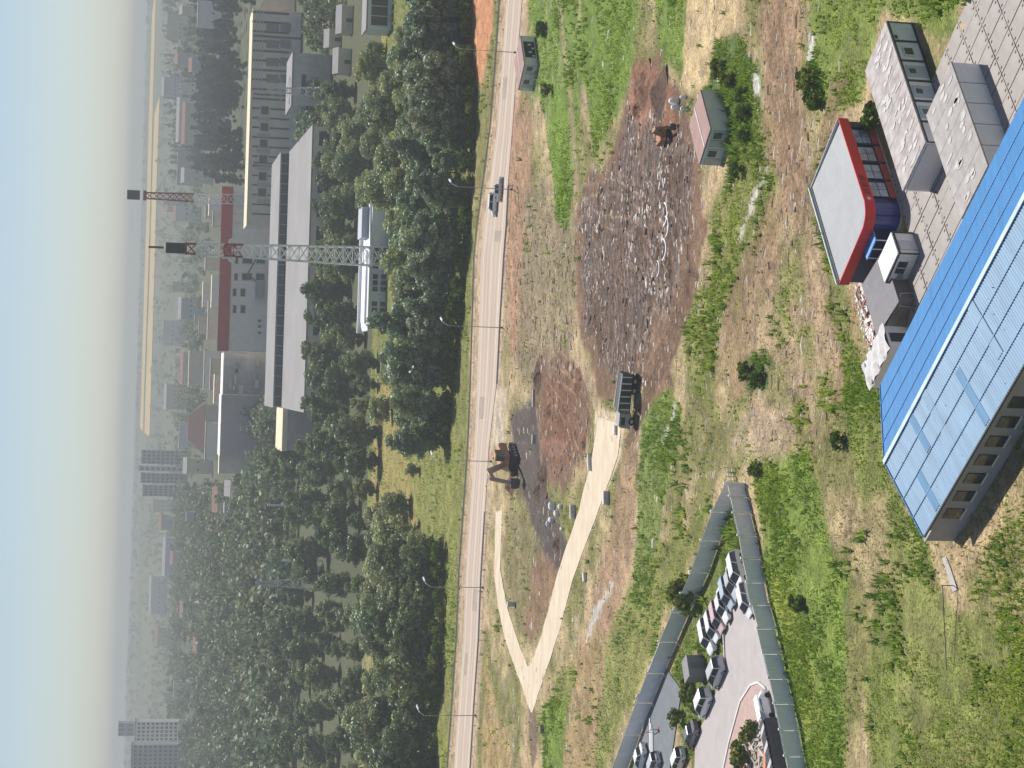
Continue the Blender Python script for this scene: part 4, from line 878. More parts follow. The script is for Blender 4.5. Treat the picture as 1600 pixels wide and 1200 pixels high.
def car(x, y, head, body_c, kd, label, group=None, cname=None):
    s = SPEC[kd]; L, W, H = s['L'], s['W'], s['H']; h = L/2; p = G(x, y)
    t = thing(cname or {'pickup':'pickup_truck','van':'van'}.get(kd,'parked_car'), label, 'pickup' if kd == 'pickup' else 'van' if kd == 'van' else 'car', (p.x, p.y, .03), head, group)
    m = mat('car_paint_%s' % '_'.join('%02d' % int(c*99) for c in body_c), body_c, .25, .03, 2, spec=.6)
    hd, dk = s['hood'], s['deck']
    st = [(-h,.88,.42,dk-.10),(-h+.12,.96,.28,dk),(-h+.9,1,.22,dk+.02),(s['rs'],1,.22,dk+.02),(0,1,.22,(hd+dk)/2+.02),(s['ws'],1,.22,hd),(h-.55,.97,.22,hd-.08),(h-.12,.88,.28,hd-.22),(h,.78,.4,hd-.32)]
    st.sort()
    mb = MB(); mb.loft([[(a,-W*w*.96,lo),(a,W*w*.96,lo),(a,W*w,(lo+hi)/2),(a,W*w*.97,hi-.08),(a,W*w*.88,hi),(a,-W*w*.88,hi),(a,-W*w*.97,hi-.08),(a,-W*w,(lo+hi)/2)] for a, w, lo, hi in st])
    mb.build('body', m, t, .02)
    r0, r1 = s['roof']; base = min(hd, dk)-.02; g = MB()
    g.hexa([(s['rs'],-W*.90,base),(s['ws'],-W*.90,base),(s['ws'],W*.90,base),(s['rs'],W*.90,base)], [(r0,-W*.72,H-.05),(r1,-W*.72,H-.05),(r1,W*.72,H-.05),(r0,W*.72,H-.05)]).build('windows', car_glass, t)
    MB().hexa([(r0-.04,-W*.75,H-.07),(r1+.05,-W*.75,H-.07),(r1+.05,W*.75,H-.07),(r0-.04,W*.75,H-.07)], [(r0+.1,-W*.66,H),(r1-.1,-W*.66,H),(r1-.1,W*.66,H),(r0+.1,W*.66,H)]).build('roof', m, t, .02)
    for sy in (-1, 1):
        q = MB(); lo, hi = base, H-.06
        for xb, xt, w_ in ((s['ws'],r1,.07),(s['rs'],r0,.09),((s['ws']+s['rs'])/2,(r0+r1)/2,.06)):
            q.hexa([(xb-w_,sy*W*.885,lo),(xb+w_,sy*W*.885,lo),(xb+w_,sy*W*.915,lo),(xb-w_,sy*W*.915,lo)], [(xt-w_,sy*W*.715,hi),(xt+w_,sy*W*.715,hi),(xt+w_,sy*W*.745,hi),(xt-w_,sy*W*.745,hi)])
        q.build('pillars', m, t)
        B(h-.16,h-.02,sy*W*.62-.16,sy*W*.62+.16,hd-.40,hd-.26).build('headlight', lampm, t); B(-h+.0,-h+.1,sy*W*.68-.14,sy*W*.68+.14,dk-.26,dk-.06).build('tail_light', redl, t)
        B(s['ws']-.45,s['ws']-.25,sy*(W+.09)-.08,sy*(W+.09)+.08,hd+.02,hd+.16).build('mirror', plast, t)
        for wx in (-h+.85, h-.85):
            wh = MB().cyl((wx,sy*(W-.10),.31),(0,1,0),.32,.2,16).build('wheel', tyre, t); MB().cyl((wx,sy*(W-.0)+sy*.004,.31),(0,1,0),.19,.02,12).build('rim', rim_m, wh)
    B(h-.05,h+.03,-W*.5,W*.5,.38,.56).build('grille', plast, t)
    if kd == 'pickup':
        B(-h+.15,s['rs']-.15,-W*.8,W*.8,dk-.03,dk+.03).build('bed', plast, t)
    return t
fa, fb = G(1164,755), G(1256,1180); fang = math.atan2(fb.y-fa.y, fb.x-fa.x)
WHITE, SILVER, BLACK, GREYC, REDC, BLUEC = (.78,.78,.78), (.50,.51,.53), (.03,.03,.035), (.16,.16,.17), (.30,.03,.04), (.45,.52,.60)
car(1164,892,fang,WHITE,'suv','white car nearest the near fence in the parked row'); car(1154,908,fang,SILVER,'sedan','silver saloon second from the near fence in the parked row')
car(1147,926,fang,BLUEC,'hatch','pale blue car in the middle of the parked row'); car(1139,945,fang,WHITE,'sedan','white saloon beside the pinkish car in the parked row')
car(1132,963,fang,(.62,.45,.45),'hatch','pinkish car near the lawn end of the parked row'); car(1124,978,fang,WHITE,'hatch','white hatchback at the lawn end of the parked row')
c0, c1 = G(1126,1055), G(1068,1190); ca = math.atan2(c1.y-c0.y, c1.x-c0.x)
car(1128,1052,ca,SILVER,'suv','silver car parked beside the grey utility hut'); car(1108,1098,ca,WHITE,'suv','white car second along the drive, with dark rear')
car(1088,1148,ca,GREYC,'sedan','dark grey car third along the drive'); car(1068,1188,ca,WHITE,'hatch','white car at the lower left edge of the drive')
car(1030,1196,ca+.1,SILVER,'hatch','silver car behind the lone white one on the asphalt'); car(1176,938,fang,WHITE,'hatch','white car parked close along the near fence, front'); car(1117,994,fang,WHITE,'suv','white car last in the parked row, on the lawn edge'); car(1048,1228,ca,WHITE,'sedan','white car cut by the left edge of the lot')
car(1008,1184,ca+.15,WHITE,'sedan','white car alone on the blue grey asphalt'); 
rd = lambda y: math.atan2(G(783,y-20).y-G(783,y+20).y, 1)
ra = G(780,330); rb_ = G(786,270); rang = math.atan2(rb_.y-ra.y, rb_.x-ra.x)
rp1, rp2 = G(790,345), G(797,240); rang = math.atan2(rp2.y-rp1.y, rp2.x-rp1.x)
car(785,296,rang,SILVER,'pickup','silver pickup driving on the road').scale = (.9,.9,.9); car(777,320,rang+math.pi,WHITE,'suv','white car on the road next to the silver pickup', cname='passing_car')

# ================================================================ SITE CABINS
cab_g = mat('cabin_grey_panel', (.80,.74,.66), .75, .06, .8); cab_fr = mat('cabin_pale_frame', (.62,.70,.72), .5, .05, 1); cab_roof = mat('cabin_brown_roof', (.34,.22,.20), .8, .12, .6, detail=6)
def cabin(name, label, N, Rt, Lt, z, opening=False, n=2, depth=None):
    o, ang, lx, ly = frame(N, Rt, Lt, z); t = thing(name, label, 'cabin', o, ang)
    if depth: lx = depth
    u = ly/n
    for k_ in range(n):
        B(.06, lx-.06, k_*u+.03, (k_+1)*u-.03, .12, z-.18).build('module_wall', cab_g, t)
        B(0, lx, k_*u+.012, (k_+1)*u-.012, z-.17, z).build('module_roof', cab_roof, t, .03)
        f = MB()
        for yy in (k_*u+.06, (k_+1)*u-.06):
            for xx in (.04, lx-.04): f.box(xx-.07, xx+.07, yy-.05, yy+.05, .02, z-.18)
        f.box(-.03, .05, k_*u+.11, (k_+1)*u-.11, .02, .20); f.box(-.03, .05, k_*u+.11, (k_+1)*u-.11, z-.42, z-.185)
        f.build('corner_frame', cab_fr, t)
        w = B(-.02, .045, k_*u+.5, k_*u+1.5, .95, 1.95).build('window', dglass, t)
        B(-.06, .0, k_*u+.38, k_*u+.5, .85, 2.05).box(-.06,.0,k_*u+1.5,k_*u+1.62,.85,2.05).box(-.061,.0,k_*u+.5,k_*u+1.5,.85,.95).box(-.061,.0,k_*u+.5,k_*u+1.5,1.95,2.05).build('frame', cab_fr, w)
        B(-.035, .045, k_*u+1.75, min(k_*u+2.5,(k_+1)*u-.15), .22, 2.1).build('door', mat('cabin_door', (.48,.49,.48), .6, .05, 1), t)
    B(-.02, lx+.02, ly/2-.09, ly/2+.09, z+.003, z+.05).build('roof_strip', mat('pale_seam', (.72,.66,.64), .6), t)
    if opening:
        B(lx*.25, lx*.8, -.02, .05, .3, z-.4).build('open_bay', mat('open_bay_dark', (.03,.03,.03), .9), t)
        for k_ in range(4): q = .27+.13*k_; B(lx*q, lx*q+.35, -.1, -.025, .4+.5*(k_ % 2), .9+.6*(k_ % 2)).build('stored_crate', [cab_fr, cab_g][k_ % 2], t)
    return t
cabin('site_cabin', 'tan roofed double site cabin with two dark windows beside the mud', (1110,201), (1093.7,140), (1092,257), 2.6)
cabin('roadside_cabin', 'small double cabin with open dark bay beside the road', (819,100), (812,58), (809,139), 2.6, True)

# ================================================================ SHOP WITH RED FASCIA AND ITS YARD
YA = .70                                   # heading shared by everything in the yard
red = mat('red_fascia', (.62,.025,.03), .45, .05, .8); corr = mat('corrugated_white_roof', (.42,.435,.45), .45, .06, .5)
navy = mat('navy_panel', (.012,.02,.10), .35, .1, 1); bright_red = mat('faded_red_panel', (.36,.07,.06), .6, .15, 1)
sglass = mat('shop_glass', (.30,.36,.46), .12, .5, .7, spec=.7)
o, ang, lx, ly = frame((1355,335), (1310,180), (1310,447), 3.6)
sh = thing('shop', 'single storey shop with white ribbed roof and bright red fascia', 'shop', o, ang)
zr = 3.45; rad = 1.6
foot = [(rad*(1-math.cos(a)), rad*(1-math.sin(a))) for a in [math.pi/2*k_/6 for k_ in range(7)]]     # rounded near corner, from (0,rad) to (rad,0)
outer = foot + [(lx,0),(lx,ly),(0,ly)]
MB().prism([(p[0]+.25*(p[0] < .3)+0, p[1]+.25*(p[1] < .3)) for p in outer], .15, zr-.9).build('wall', navy, sh)
MB().prism(outer, 0, .15).build('plinth', mat('plinth_concrete', (.36,.34,.32), .9), sh)
# ribbed roof: ribs run down to the long side
v, f = [], []; nr = 46
for i in range(nr*2+1):
    xx = .12+(lx-.24)*i/(nr*2); zz = zr-.25+(.05 if i % 2 else 0)
    v += [(xx, .12 if xx > rad else rad*(1-math.sin(math.acos(max(-1,min(1,1-xx/rad)))))+.12, zz), (xx, ly-.12, zz+.25)]
    if i: f.append((2*i-2, 2*i, 2*i+1, 2*i-1))
mb = MB(); mb.v, mb.f = v, f; mb.build('ribbed_roof', corr, sh)
def ringwall(pts, z0, z1, th):
    mb = MB()
    for a, b in zip(pts[:-1], pts[1:]):
        a, b = Vector((*a,0)), Vector((*b,0)); d = (b-a).normalized(); n = Vector((-d.y, d.x, 0))*th; e = d*.004
        mb.hexa([a+e, b-e, b-e+n, a+e+n], [Vector((q.x,q.y,z1)) for q in (a+e, b-e, b-e+n, a+e+n)]); 
        for k_ in range(-8, -4): mb.v[k_] = (mb.v[k_][0], mb.v[k_][1], z0)
    return mb
near = [(0,ly)] + foot + [(lx,0)]
ringwall([(p[0]-.12*(p[0] < .01), p[1]-.12*(p[1] < .01)) for p in near], zr-.92, zr+.06, .12).build('red_fascia', red, sh)
B(lx-.0, lx+.1, 0, ly, zr-.6, zr+.1).build('right_parapet', corr, sh); B(-.05, lx+.1, ly, ly+.14, zr-.6, zr+.28).build('rear_parapet', mat('pale_green_flashing', (.60,.68,.66), .5), sh)
B(.1, lx-.1, ly-.28, ly-.03, zr+.04, zr+.10).build('gutter', mat('gutter_shadow', (.08,.08,.09), .7), sh)  # rear gutter, its shadow line put into the dark colour
for k_ in range(4):                        # glazed bays of the long side
    x0 = lx-1.3-k_*2.35-1.75; fr = B(x0-.08, x0+1.83, .12, .245, .85, 2.5).build('window', navy, sh)
    for a in range(2):
        for b in range(2): B(x0+a*.9, x0+.84+a*.9, .09, .125, .93+b*.8, 1.66+b*.8).build('pane', sglass, fr)
    B(x0-.15, x0+1.9, .02, .245, .16, .80).build('red_panel', bright_red, sh)
for k_ in range(3): B(lx-1.05-k_*2.35, lx-.85-k_*2.35, .0, .249, .16, zr-.93).build('pilaster', mat('dark_pilaster', (.03,.03,.05), .5), sh)
ringwall([(p[0]+.05, p[1]+.05) for p in foot], .25, zr-.95, .08).build('curved_corner', mat('blue_corner_glass', (.015,.03,.22), .2, .2, .6, spec=.6), sh)
B(-1.1, .3, 2.0, 4.6, 2.30, 2.42).build('entrance_canopy', mat('sky_blue_canopy', (.16,.36,.75), .4), sh)
for yy in (2.15, 3.3, 4.45): MB().cyl((-1.0,yy,1.15),(0,0,1),.06,2.3,8).build('canopy_post', mat('white_post', (.75,.76,.78), .4), sh)
B(.2,.246,2.2,4.4,.16,2.2).build('entrance', navy, sh)
# sign on the fascia: worn dark lettering, then a white emblem
sgn = mat('worn_sign_red', (.26,.012,.02), .5, .3, 3)
for k_, w_ in enumerate((.34,.22,.30,.18,.34,.26)): B(2.6+k_*.42, 2.6+k_*.42+w_, -.145, -.121, zr-.74+.08*(k_ % 2), zr-.16).build('sign_letter', sgn, sh)
for k_ in range(5):
    a = k_*math.pi*2/5; MB().hexa([(1.95,-.15,zr-.43),(1.95+.07*math.cos(a+1),-.15,zr-.43+.07*math.sin(a+1)),(1.95+.27*math.cos(a),-.15,zr-.43+.27*math.sin(a)),(1.95+.07*math.cos(a-1),-.15,zr-.43+.07*math.sin(a-1))],
        [(1.95,-.122,zr-.43),(1.95+.07*math.cos(a+1),-.122,zr-.43+.07*math.sin(a+1)),(1.95+.27*math.cos(a),-.122,zr-.43+.27*math.sin(a)),(1.95+.07*math.cos(a-1),-.122,zr-.43+.07*math.sin(a-1))]).build('sign_emblem', head_m, sh)
MB().beam((lx*.55,ly+.3,0),(lx*.55,ly+.3,4.6),.07,seg=6).beam((lx*.55,ly+.3,4.6),(lx*.55,ly+.9,4.6),.05).build('rear_pole', pole_m, sh)
# kiosk
wh = mat('kiosk_white', (.78,.78,.77), .5, .04, 1); dk = mat('kiosk_dark_trim', (.04,.04,.05), .5)
o, ang, lx, ly = frame((1403,395.5), (1392,363), (1382,440.5), 2.1)
ks = thing('kiosk', 'small white kiosk with a dark serving window on the slab yard', 'kiosk', o, ang)
B(.05, lx-.05, .05, ly-.05, .05, 2.0).build('wall', wh, ks); B(0, lx, 0, ly, 2.005, 2.12).build('roof', mat('kiosk_roof', (.74,.78,.76), .5, .06, .8), ks, .02)
tr = MB()
for xx, yy in ((0.0,0.0),(lx,0.0),(0.0,ly)): tr.box(xx-.05, xx+.05, yy-.05, yy+.05, 0, 2.0)
tr.box(.06,lx-.06,-.02,.045,1.80,2.0); tr.box(-.02,.045,.06,ly-.06,1.86,2.0); tr.build('corner_trim', dk, ks)
w = B(-.03,.048,1.1,2.5,.8,1.6).build('serving_window', dglass, ks); B(-.16,-.035,1.0,2.6,.70,.79).build('counter', cab_fr, w); B(-.06,-.035,1.75,1.82,.8,1.6).build('bar', cab_fr, w)
B(.5,1.6,-.03,.048,.1,1.7).build('door', mat('kiosk_door', (.60,.61,.63), .5), ks); B(-.035,.03,2.62,3.3,.6,1.2).build('menu_board', mat('menu_green', (.25,.36,.33), .6, .5, 6), ks)
# slab yard
yo = G(1416,288); ya = (math.cos(YA), math.sin(YA)); yb = (-math.sin(YA), math.cos(YA))
yardo = thing('slab_yard', None, None, (G(1455,330).x, G(1455,330).y, 0), YA); yardo['kind'] = 'structure'
sl_m = mat('road_slab', (.36,.33,.31), .85, .13, .45, bump=.15, detail=7); hole_m = mat('lifting_hole', (.05,.045,.04), .95)
slab = B(-.95,.95,-1.44,1.44,-.1,.10).mesh('slab', sl_m); hole = B(-.09,.09,-.13,.13,.09,.106).mesh('lifting_hole', hole_m)
yl = B(-25.1,.98,-25.3,10.4,-.2,.03).box(.985,9.0,-25.3,4.4,-.2,.03).build('yard_bed', mat('yard_bed_soil', (.10,.085,.07), .95), yardo)
for i in range(-12, 7):
    for j in range(-8, 4):
        if (i > 0 and j > 1) or (i > 4): continue
        s = part('slab', slab, yardo, (i*2.01+random.uniform(-.02,.02), j*2.99+random.uniform(-.02,.02), random.uniform(-.02,.02)), random.uniform(-.006,.006))
        for hx in (-.55,.55):
            for hy_ in (-1.2,1.2): part('lifting_hole', hole, s, (hx, hy_, 0))
# container row right of the shop
cont_w = mat('container_panel', (.76,.76,.76), .6, .07, .8); cont_r = mat('container_roof', (.30,.25,.24), .9, col2=(.52,.50,.49), scale=.9, detail=6); fel = mat('lifted_roof_felt', (.56,.54,.52), .9, .1, 1.5); dkf = mat('container_dark_frame', (.05,.055,.06), .6)
o, ang, lx, ly = frame((1446,222), (1384,32), (1416,287), 2.6)
NCON = 6; cw = lx/NCON; ly = 5.9
names = ['nearest container of the row right of the shop, with a plain end wall','second container of the row, beside the plain ended one','third container of the row right of the shop','fourth container of the row, with a closed door','fifth container of the row, with one square dark window','farthest right container of the row, with a blank front']
ex = Vector((math.cos(ang), math.sin(ang), 0))
for i in range(NCON):
    t = thing('container', names[i], 'container', o+ex*(i*cw), ang, 'containers in the row right of the shop')
    B(.07, cw-.07, .05, ly-.05, .12, 2.45).build('wall', cont_w, t); B(.02, cw-.02, 0, ly, 2.455, 2.6).build('roof', cont_r, t)
    fr = MB()
    for xx in (.05, cw-.05): fr.box(xx-.045, xx+.045, -.03, .06, .02, 2.45)
    fr.box(.1, cw-.1, -.025, .045, 2.3, 2.45); fr.box(.1, cw-.1, -.025, .045, .02, .2); fr.build('front_frame', dkf, t)
    if i == 4:
        w = B(.75,1.65,-.02,.048,.95,1.75).build('window', dglass, t); B(.62,.75,-.06,.0,.85,1.85).box(1.65,1.78,-.06,.0,.85,1.85).box(.75,1.65,-.061,.0,1.75,1.85).box(.75,1.65,-.061,.0,.85,.95).build('frame', cab_fr, w)
    elif i in (1,2,3):
        B(.5,1.9,-.03,.048,.25,2.15).build('door', mat('container_door', (.40,.47,.50), .6, .05, 1), t); B(.9,1.5,-.045,-.031,1.3,1.9).build('door_window', dglass, t)
    elif i == 5: B(.35,.75,-.02,.048,1.95,2.2).build('vent', dkf, t)
    else:
        B(-.03,.068,.3,ly-.3,.25,2.3).build('end_panel', mat('end_panel', (.56,.56,.57), .6, .05, .6), t)
    for k_ in range(7):
        a = random.uniform(.1,cw-.7); b = random.uniform(.2,ly-1.6); q = MB(); w_ = random.uniform(.25,.55); l_ = random.uniform(.6,1.5)
        q.prism([(a+random.uniform(-.1,.1)+w_/2+w_/2*math.cos(tq)*random.uniform(.8,1.2), b+l_/2+l_/2*math.sin(tq)*random.uniform(.8,1.2)) for tq in [j_*.785 for j_ in range(8)]], 2.603, 2.63+random.uniform(0,.03)).build('felt_patch', fel, t)
# second row, its roofs pinkish
cor2 = mat('pink_container_roof', (.30,.27,.26), .9, col2=(.44,.42,.41), scale=.8, detail=6)
f2 = G(1447,180,2.6)
for i in range(5):
    q = Vector((f2.x, f2.y, 0)) - ex*(i*2.4+2.4) ; ey = Vector((-ex.y, ex.x, 0))
    t = thing('storage_container', ['flat roofed container nearest the end of the dark alley','flat roofed container, second from the alley end','flat roofed container, third from the alley end','flat roofed container, fourth from the alley end','flat roofed container nearest the slab yard'][i], 'container', q - ey*6.0, ang, 'flat roofed containers')
    B(.05,2.35,.05,5.95,.1,2.45).build('wall', cont_w, t); B(.02,2.38,0,6,2.455,2.6).build('roof', cor2, t)
    for k_ in range(5):
        a = random.uniform(.1,1.7); b = random.uniform(.2,4.4); w_ = random.uniform(.3,.6); l_ = random.uniform(.6,1.5)
        MB().prism([(a+w_/2+w_/2*math.cos(j_*.785)*random.uniform(.8,1.2), b+l_/2+l_/2*math.sin(j_*.785)*random.uniform(.8,1.2)) for j_ in range(8)], 2.603, 2.64).build('felt_patch', mat('pink_felt', (.52,.49,.47), .9, .1, 1.5), t)
for i, (xx, yy) in enumerate(((1448,150),(1452,168),(1456,186),(1462,206))):
    p = G(xx, yy); t = thing('crate', ['pale crate deepest in the alley between the containers','pale crate second from the deep end of the alley','pale crate in the middle of the alley','pale crate at the open end of the alley'][i], 'crate', (p.x,p.y,.02), YA)
    B(-.5,.5,-.35,.35,0,.7).build('box', cont_w, t); B(-.53,.53,-.38,.38,.70,.76).build('lid', wh, t)
# grey ribbed store left of the shop, with a rubble strip behind it
o, ang2, lx, ly = frame((1402,452), (1393,400), (1384,498), 1.9)
gs = thing('grey_store', 'low store with a dark grey ribbed roof behind the kiosk', 'shed', G(1412,440), YA)
B(-3.2,2.6,-.9,3.6,0,1.6).build('wall', mat('store_wall', (.16,.15,.15), .9), gs)
v, f = [], []
for i in range(41):
    yy = -1.0+4.7*i/40; z_ = 1.62+(.04 if i % 2 else 0)+.5*i/40; v += [(-3.4,yy,z_),(2.8,yy,z_)]
    if i: f.append((2*i-2,2*i-1,2*i+1,2*i))
mb = MB(); mb.v, mb.f = v, f; rf_ = mb.build('ribbed_roof', mat('dark_grey_sheet', (.20,.19,.21), .5, .1, .8), gs); rf_.modifiers.new('thick','SOLIDIFY').thickness = .03
for i, (xx, yy) in enumerate(((1408,495),(1413,482),(1405,470),(1415,500))):
    p = G(xx, yy); t = MB().loft([[(r_*math.cos(a*.785)*random.uniform(.8,1.2), r_*math.sin(a*.785)*random.uniform(.8,1.2), z_) for a in range(8)] for r_, z_ in ((.75,-.05),(.8,.2),(.55,.5),(.2,.62))]).build('soil_bag', mat('brown_sack', (.22,.18,.13), .95, .3, 2)); t.location = (p.x,p.y,0)
    tag(t, ['brown sack by the grey store, left end','brown sack by the grey store, in the middle','brown sack tight against the grey store','brown sack nearest the blue roof'][i], 'sack')
# white storage box beyond, under a tarpaulin
bx = thing('tarped_container', 'white container under a pale grey tarpaulin beside the blue roof', 'container', G(1424,528), YA)
B(-1.3,1.3,0,5.4,.1,2.3).build('wall', wh, bx); B(-1.36,1.36,-.06,5.46,2.305,2.4).build('roof', dkf, bx)
v, f = [], []
for i in range(13):
    for j in range(7): v.append((-1.5+3.0*j/6, -.2+5.8*i/12, 2.42+.18*math.sin(i*1.7+j)*random.random()+.16*math.sin(j/6*math.pi)))
for i in range(12):
    for j in range(6): f.append((i*7+j,i*7+j+1,(i+1)*7+j+1,(i+1)*7+j))
mb = MB(); mb.v, mb.f = v, f; mb.build('tarpaulin', mat('tarpaulin', (.56,.54,.54), .7, .12, 1), bx).modifiers.new('thick','SOLIDIFY').thickness = .02
B(-.5,.5,-.05,-.0,.2,2.0).build('door', dkf, bx)
# brick and plank debris along the meadow edge
db = [mat('debris_brick', (.45,.27,.23), .9, .2, 3), mat('debris_plank', (.60,.54,.47), .9, .15, 2), mat('debris_white', (.74,.71,.69), .8, .1, 2)]
def heap(name, label, pts, n, mats, s0, s1, cat):
    W = [G(*p) for p in pts]; c = sum(W, Vector())/len(W); t = thing(name, label, cat, (c.x,c.y,0))
    for mi, m in enumerate(mats):
        mb = MB()
        for k_ in range(n//len(mats)):
            a, b, q = random.sample(range(len(W)), 3) if len(W) > 2 else (0,1,0); u_, v_ = random.random(), random.random()*.5
            p = W[a].lerp(W[b], u_).lerp(W[q], v_)-c; L_ = random.uniform(s0,s1); th = random.uniform(.05,.16); an_ = random.random()*3.14; h_ = random.random()*.45
            d = Vector((math.cos(an_), math.sin(an_), random.uniform(-.2,.35))); mb.beam(Vector((p.x,p.y,.05+h_))-d*L_/2, Vector((p.x,p.y,.05+h_))+d*L_/2, random.uniform(.1,.4), th)
        mb.build(['broken_bricks','planks','plaster_pieces'][mi % 3], m, t)['kind'] = 'stuff'
    return t
heap('debris_heap', 'heap of pinkish bricks and planks between meadow and grey store', [(1340,445),(1365,430),(1372,520),(1380,560),(1366,565),(1350,490)], 260, db, .3, 1.3, 'debris')
heap('plank_heap', 'dry branches and grey boards on the brick island', [(1175,1135),(1205,1120),(1225,1200),(1170,1200)], 90, [mat('grey_boards', (.36,.34,.28), .9, .3, 2), db[1]], .8, 2.6, 'debris')

# ---------------------------------------------------------------- blue roofed building
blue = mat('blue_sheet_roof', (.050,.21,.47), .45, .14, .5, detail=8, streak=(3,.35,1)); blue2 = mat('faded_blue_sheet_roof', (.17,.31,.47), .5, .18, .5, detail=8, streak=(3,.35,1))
o, ang, lx, ly = frame((1443,838), (1490,757), (1376,600), 3.4)
bl = thing('blue_roofed_building', 'large building with a bright blue gabled sheet roof at the bottom', 'building', o, ang); lx = 42.0
zr_, ze_ = 5.0, 3.4; ry = ly*.47
lw2 = mat('building_grey_wall', (.40,.37,.36), .9, .12, .5)
MB().loft([[(.35,.35,0),(.35,ly-.35,0),(.35,ly-.35,ze_-.12),(.35,ry,zr_-.12),(.35,.35,ze_-.12)], [(lx,.35,0),(lx,ly-.35,0),(lx,ly-.35,ze_-.12),(lx,ry,zr_-.12),(lx,.35,ze_-.12)]]).build('wall', lw2, bl)
def ribbed(p00, p10, p01, p11, n, amp, nm, m):     # ribs along p00->p01
    v, f = [], []
    a, b, c_, d = map(Vector, (p00,p10,p01,p11)); nrm = (b-a).cross(c_-a).normalized(); nrm = nrm if nrm.z > 0 else -nrm
    for i in range(2*n+1):
        t_ = i/(2*n); k_ = nrm*(amp if i % 2 else 0); v += [a.lerp(b,t_)+k_, c_.lerp(d,t_)+k_]
        if i: f.append((2*i-2,2*i,2*i+1,2*i-1))
    mb = MB(); mb.v, mb.f = [tuple(q) for q in v], f; r_ = mb.build(nm, m, bl); r_.modifiers.new('thick','SOLIDIFY').thickness = .04
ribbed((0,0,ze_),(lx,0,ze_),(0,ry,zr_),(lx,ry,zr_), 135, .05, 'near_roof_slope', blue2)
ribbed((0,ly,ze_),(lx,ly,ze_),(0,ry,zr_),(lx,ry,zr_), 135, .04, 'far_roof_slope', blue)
for k_ in range(1, 4):
    for y0_, z0_, y1_, z1_, m_ in ((0,ze_,ry,zr_,blue2),(ly,ze_,ry,zr_,blue)):
        q_ = k_/4; yy = y0_+(y1_-y0_)*q_; zz = z0_+(z1_-z0_)*q_; MB().beam((.02,yy,zz+.075),(lx,yy,zz+.075),.10,.03).build('sheet_lap', m_, bl)
for k_ in range(24):
    t_ = random.random(); xx = random.random()*lx*.95; B(-.03,.03,-.03,.03,0,.03).build('roof_fixing', mat('rusty_fixing', (.20,.13,.10), .8), bl).location = (xx, ry*t_, ze_+(zr_-ze_)*t_+.06)
for k_, (xx, q0, q1) in enumerate(((3.2,.02,.48),(9.1,.26,.98),(14.4,.02,.7),(19.8,.3,.98),(6.0,.52,.98))):     # renewed sheets
    m_ = mat('renewed_sheet_%d' % (k_ % 2), [(.11,.25,.42),(.23,.36,.50)][k_ % 2], .5, .12, .6, streak=(3,.35,1))
    MB().hexa([(xx,ry*q0,ze_+(zr_-ze_)*q0+.055),(xx+1.0,ry*q0,ze_+(zr_-ze_)*q0+.055),(xx+1.0,ry*q1,ze_+(zr_-ze_)*q1+.055),(xx,ry*q1,ze_+(zr_-ze_)*q1+.055)], [(xx,ry*q0,ze_+(zr_-ze_)*q0+.07),(xx+1.0,ry*q0,ze_+(zr_-ze_)*q0+.07),(xx+1.0,ry*q1,ze_+(zr_-ze_)*q1+.07),(xx,ry*q1,ze_+(zr_-ze_)*q1+.07)]).build('renewed_sheet', m_, bl)
B(-.05,lx,ry-.22,ry+.22,zr_+.06,zr_+.14).build('ridge_cap', mat('pale_ridge', (.50,.62,.76), .4), bl)
MB().beam((-.03,-.02,ze_+.05),(-.03,ry,zr_+.05),.1).beam((-.03,ry,zr_+.05),(-.03,ly,ze_+.05),.1).build('verge_trim', blue, bl)
B(0,lx,-.14,-.02,ze_-.14,ze_+.02).build('gutter', dkf, bl)
for k_ in range(7):
    w = B(2.2+k_*2.4,3.5+k_*2.4,.25,.345,1.0,2.5).build('window', dglass, bl); B(2.1+k_*2.4,3.6+k_*2.4,.2,.345,.86,.98).build('sill', wh, w)
B(-1.5,.34,.6,6.5,0,2.5).build('porch_wall', lw2, bl); B(-1.6,.33,.5,6.6,2.51,2.62).build('porch_roof', grey_r, bl)
path = strip('footpath', [(1474,872),(1480,890),(1484,905),(1490,925)], [(1480,870),(1487,888),(1492,903),(1498,922)], mat('path_concrete', (.42,.40,.37), .9, .1, 1), .12, sub=3); tag(path, kind='structure')
p = G(1492, 915); t = MB().beam((-7,0,.5),(0,0,1.1),.06).beam((0,0,0),(0,0,1.2),.07).build('pipe_rail', dkf); t.location = (p.x, p.y, 0); tag(t, 'thin dark pipe rail beside the path by the blue roof', 'rail')
t = MB().beam((0,0,0),(0,0,1.6),.06).beam((-.5,0,1.2),(.6,0,1.2),.06).beam((-.6,0,0),(-.5,0,1.2),.05).beam((.7,0,0),(.6,0,1.2),.05).build('railing', pole_m); p = G(1428,470); t.location = (p.x,p.y,.1); tag(t, 'small steel railing on the slabs at the blue roof edge', 'railing')

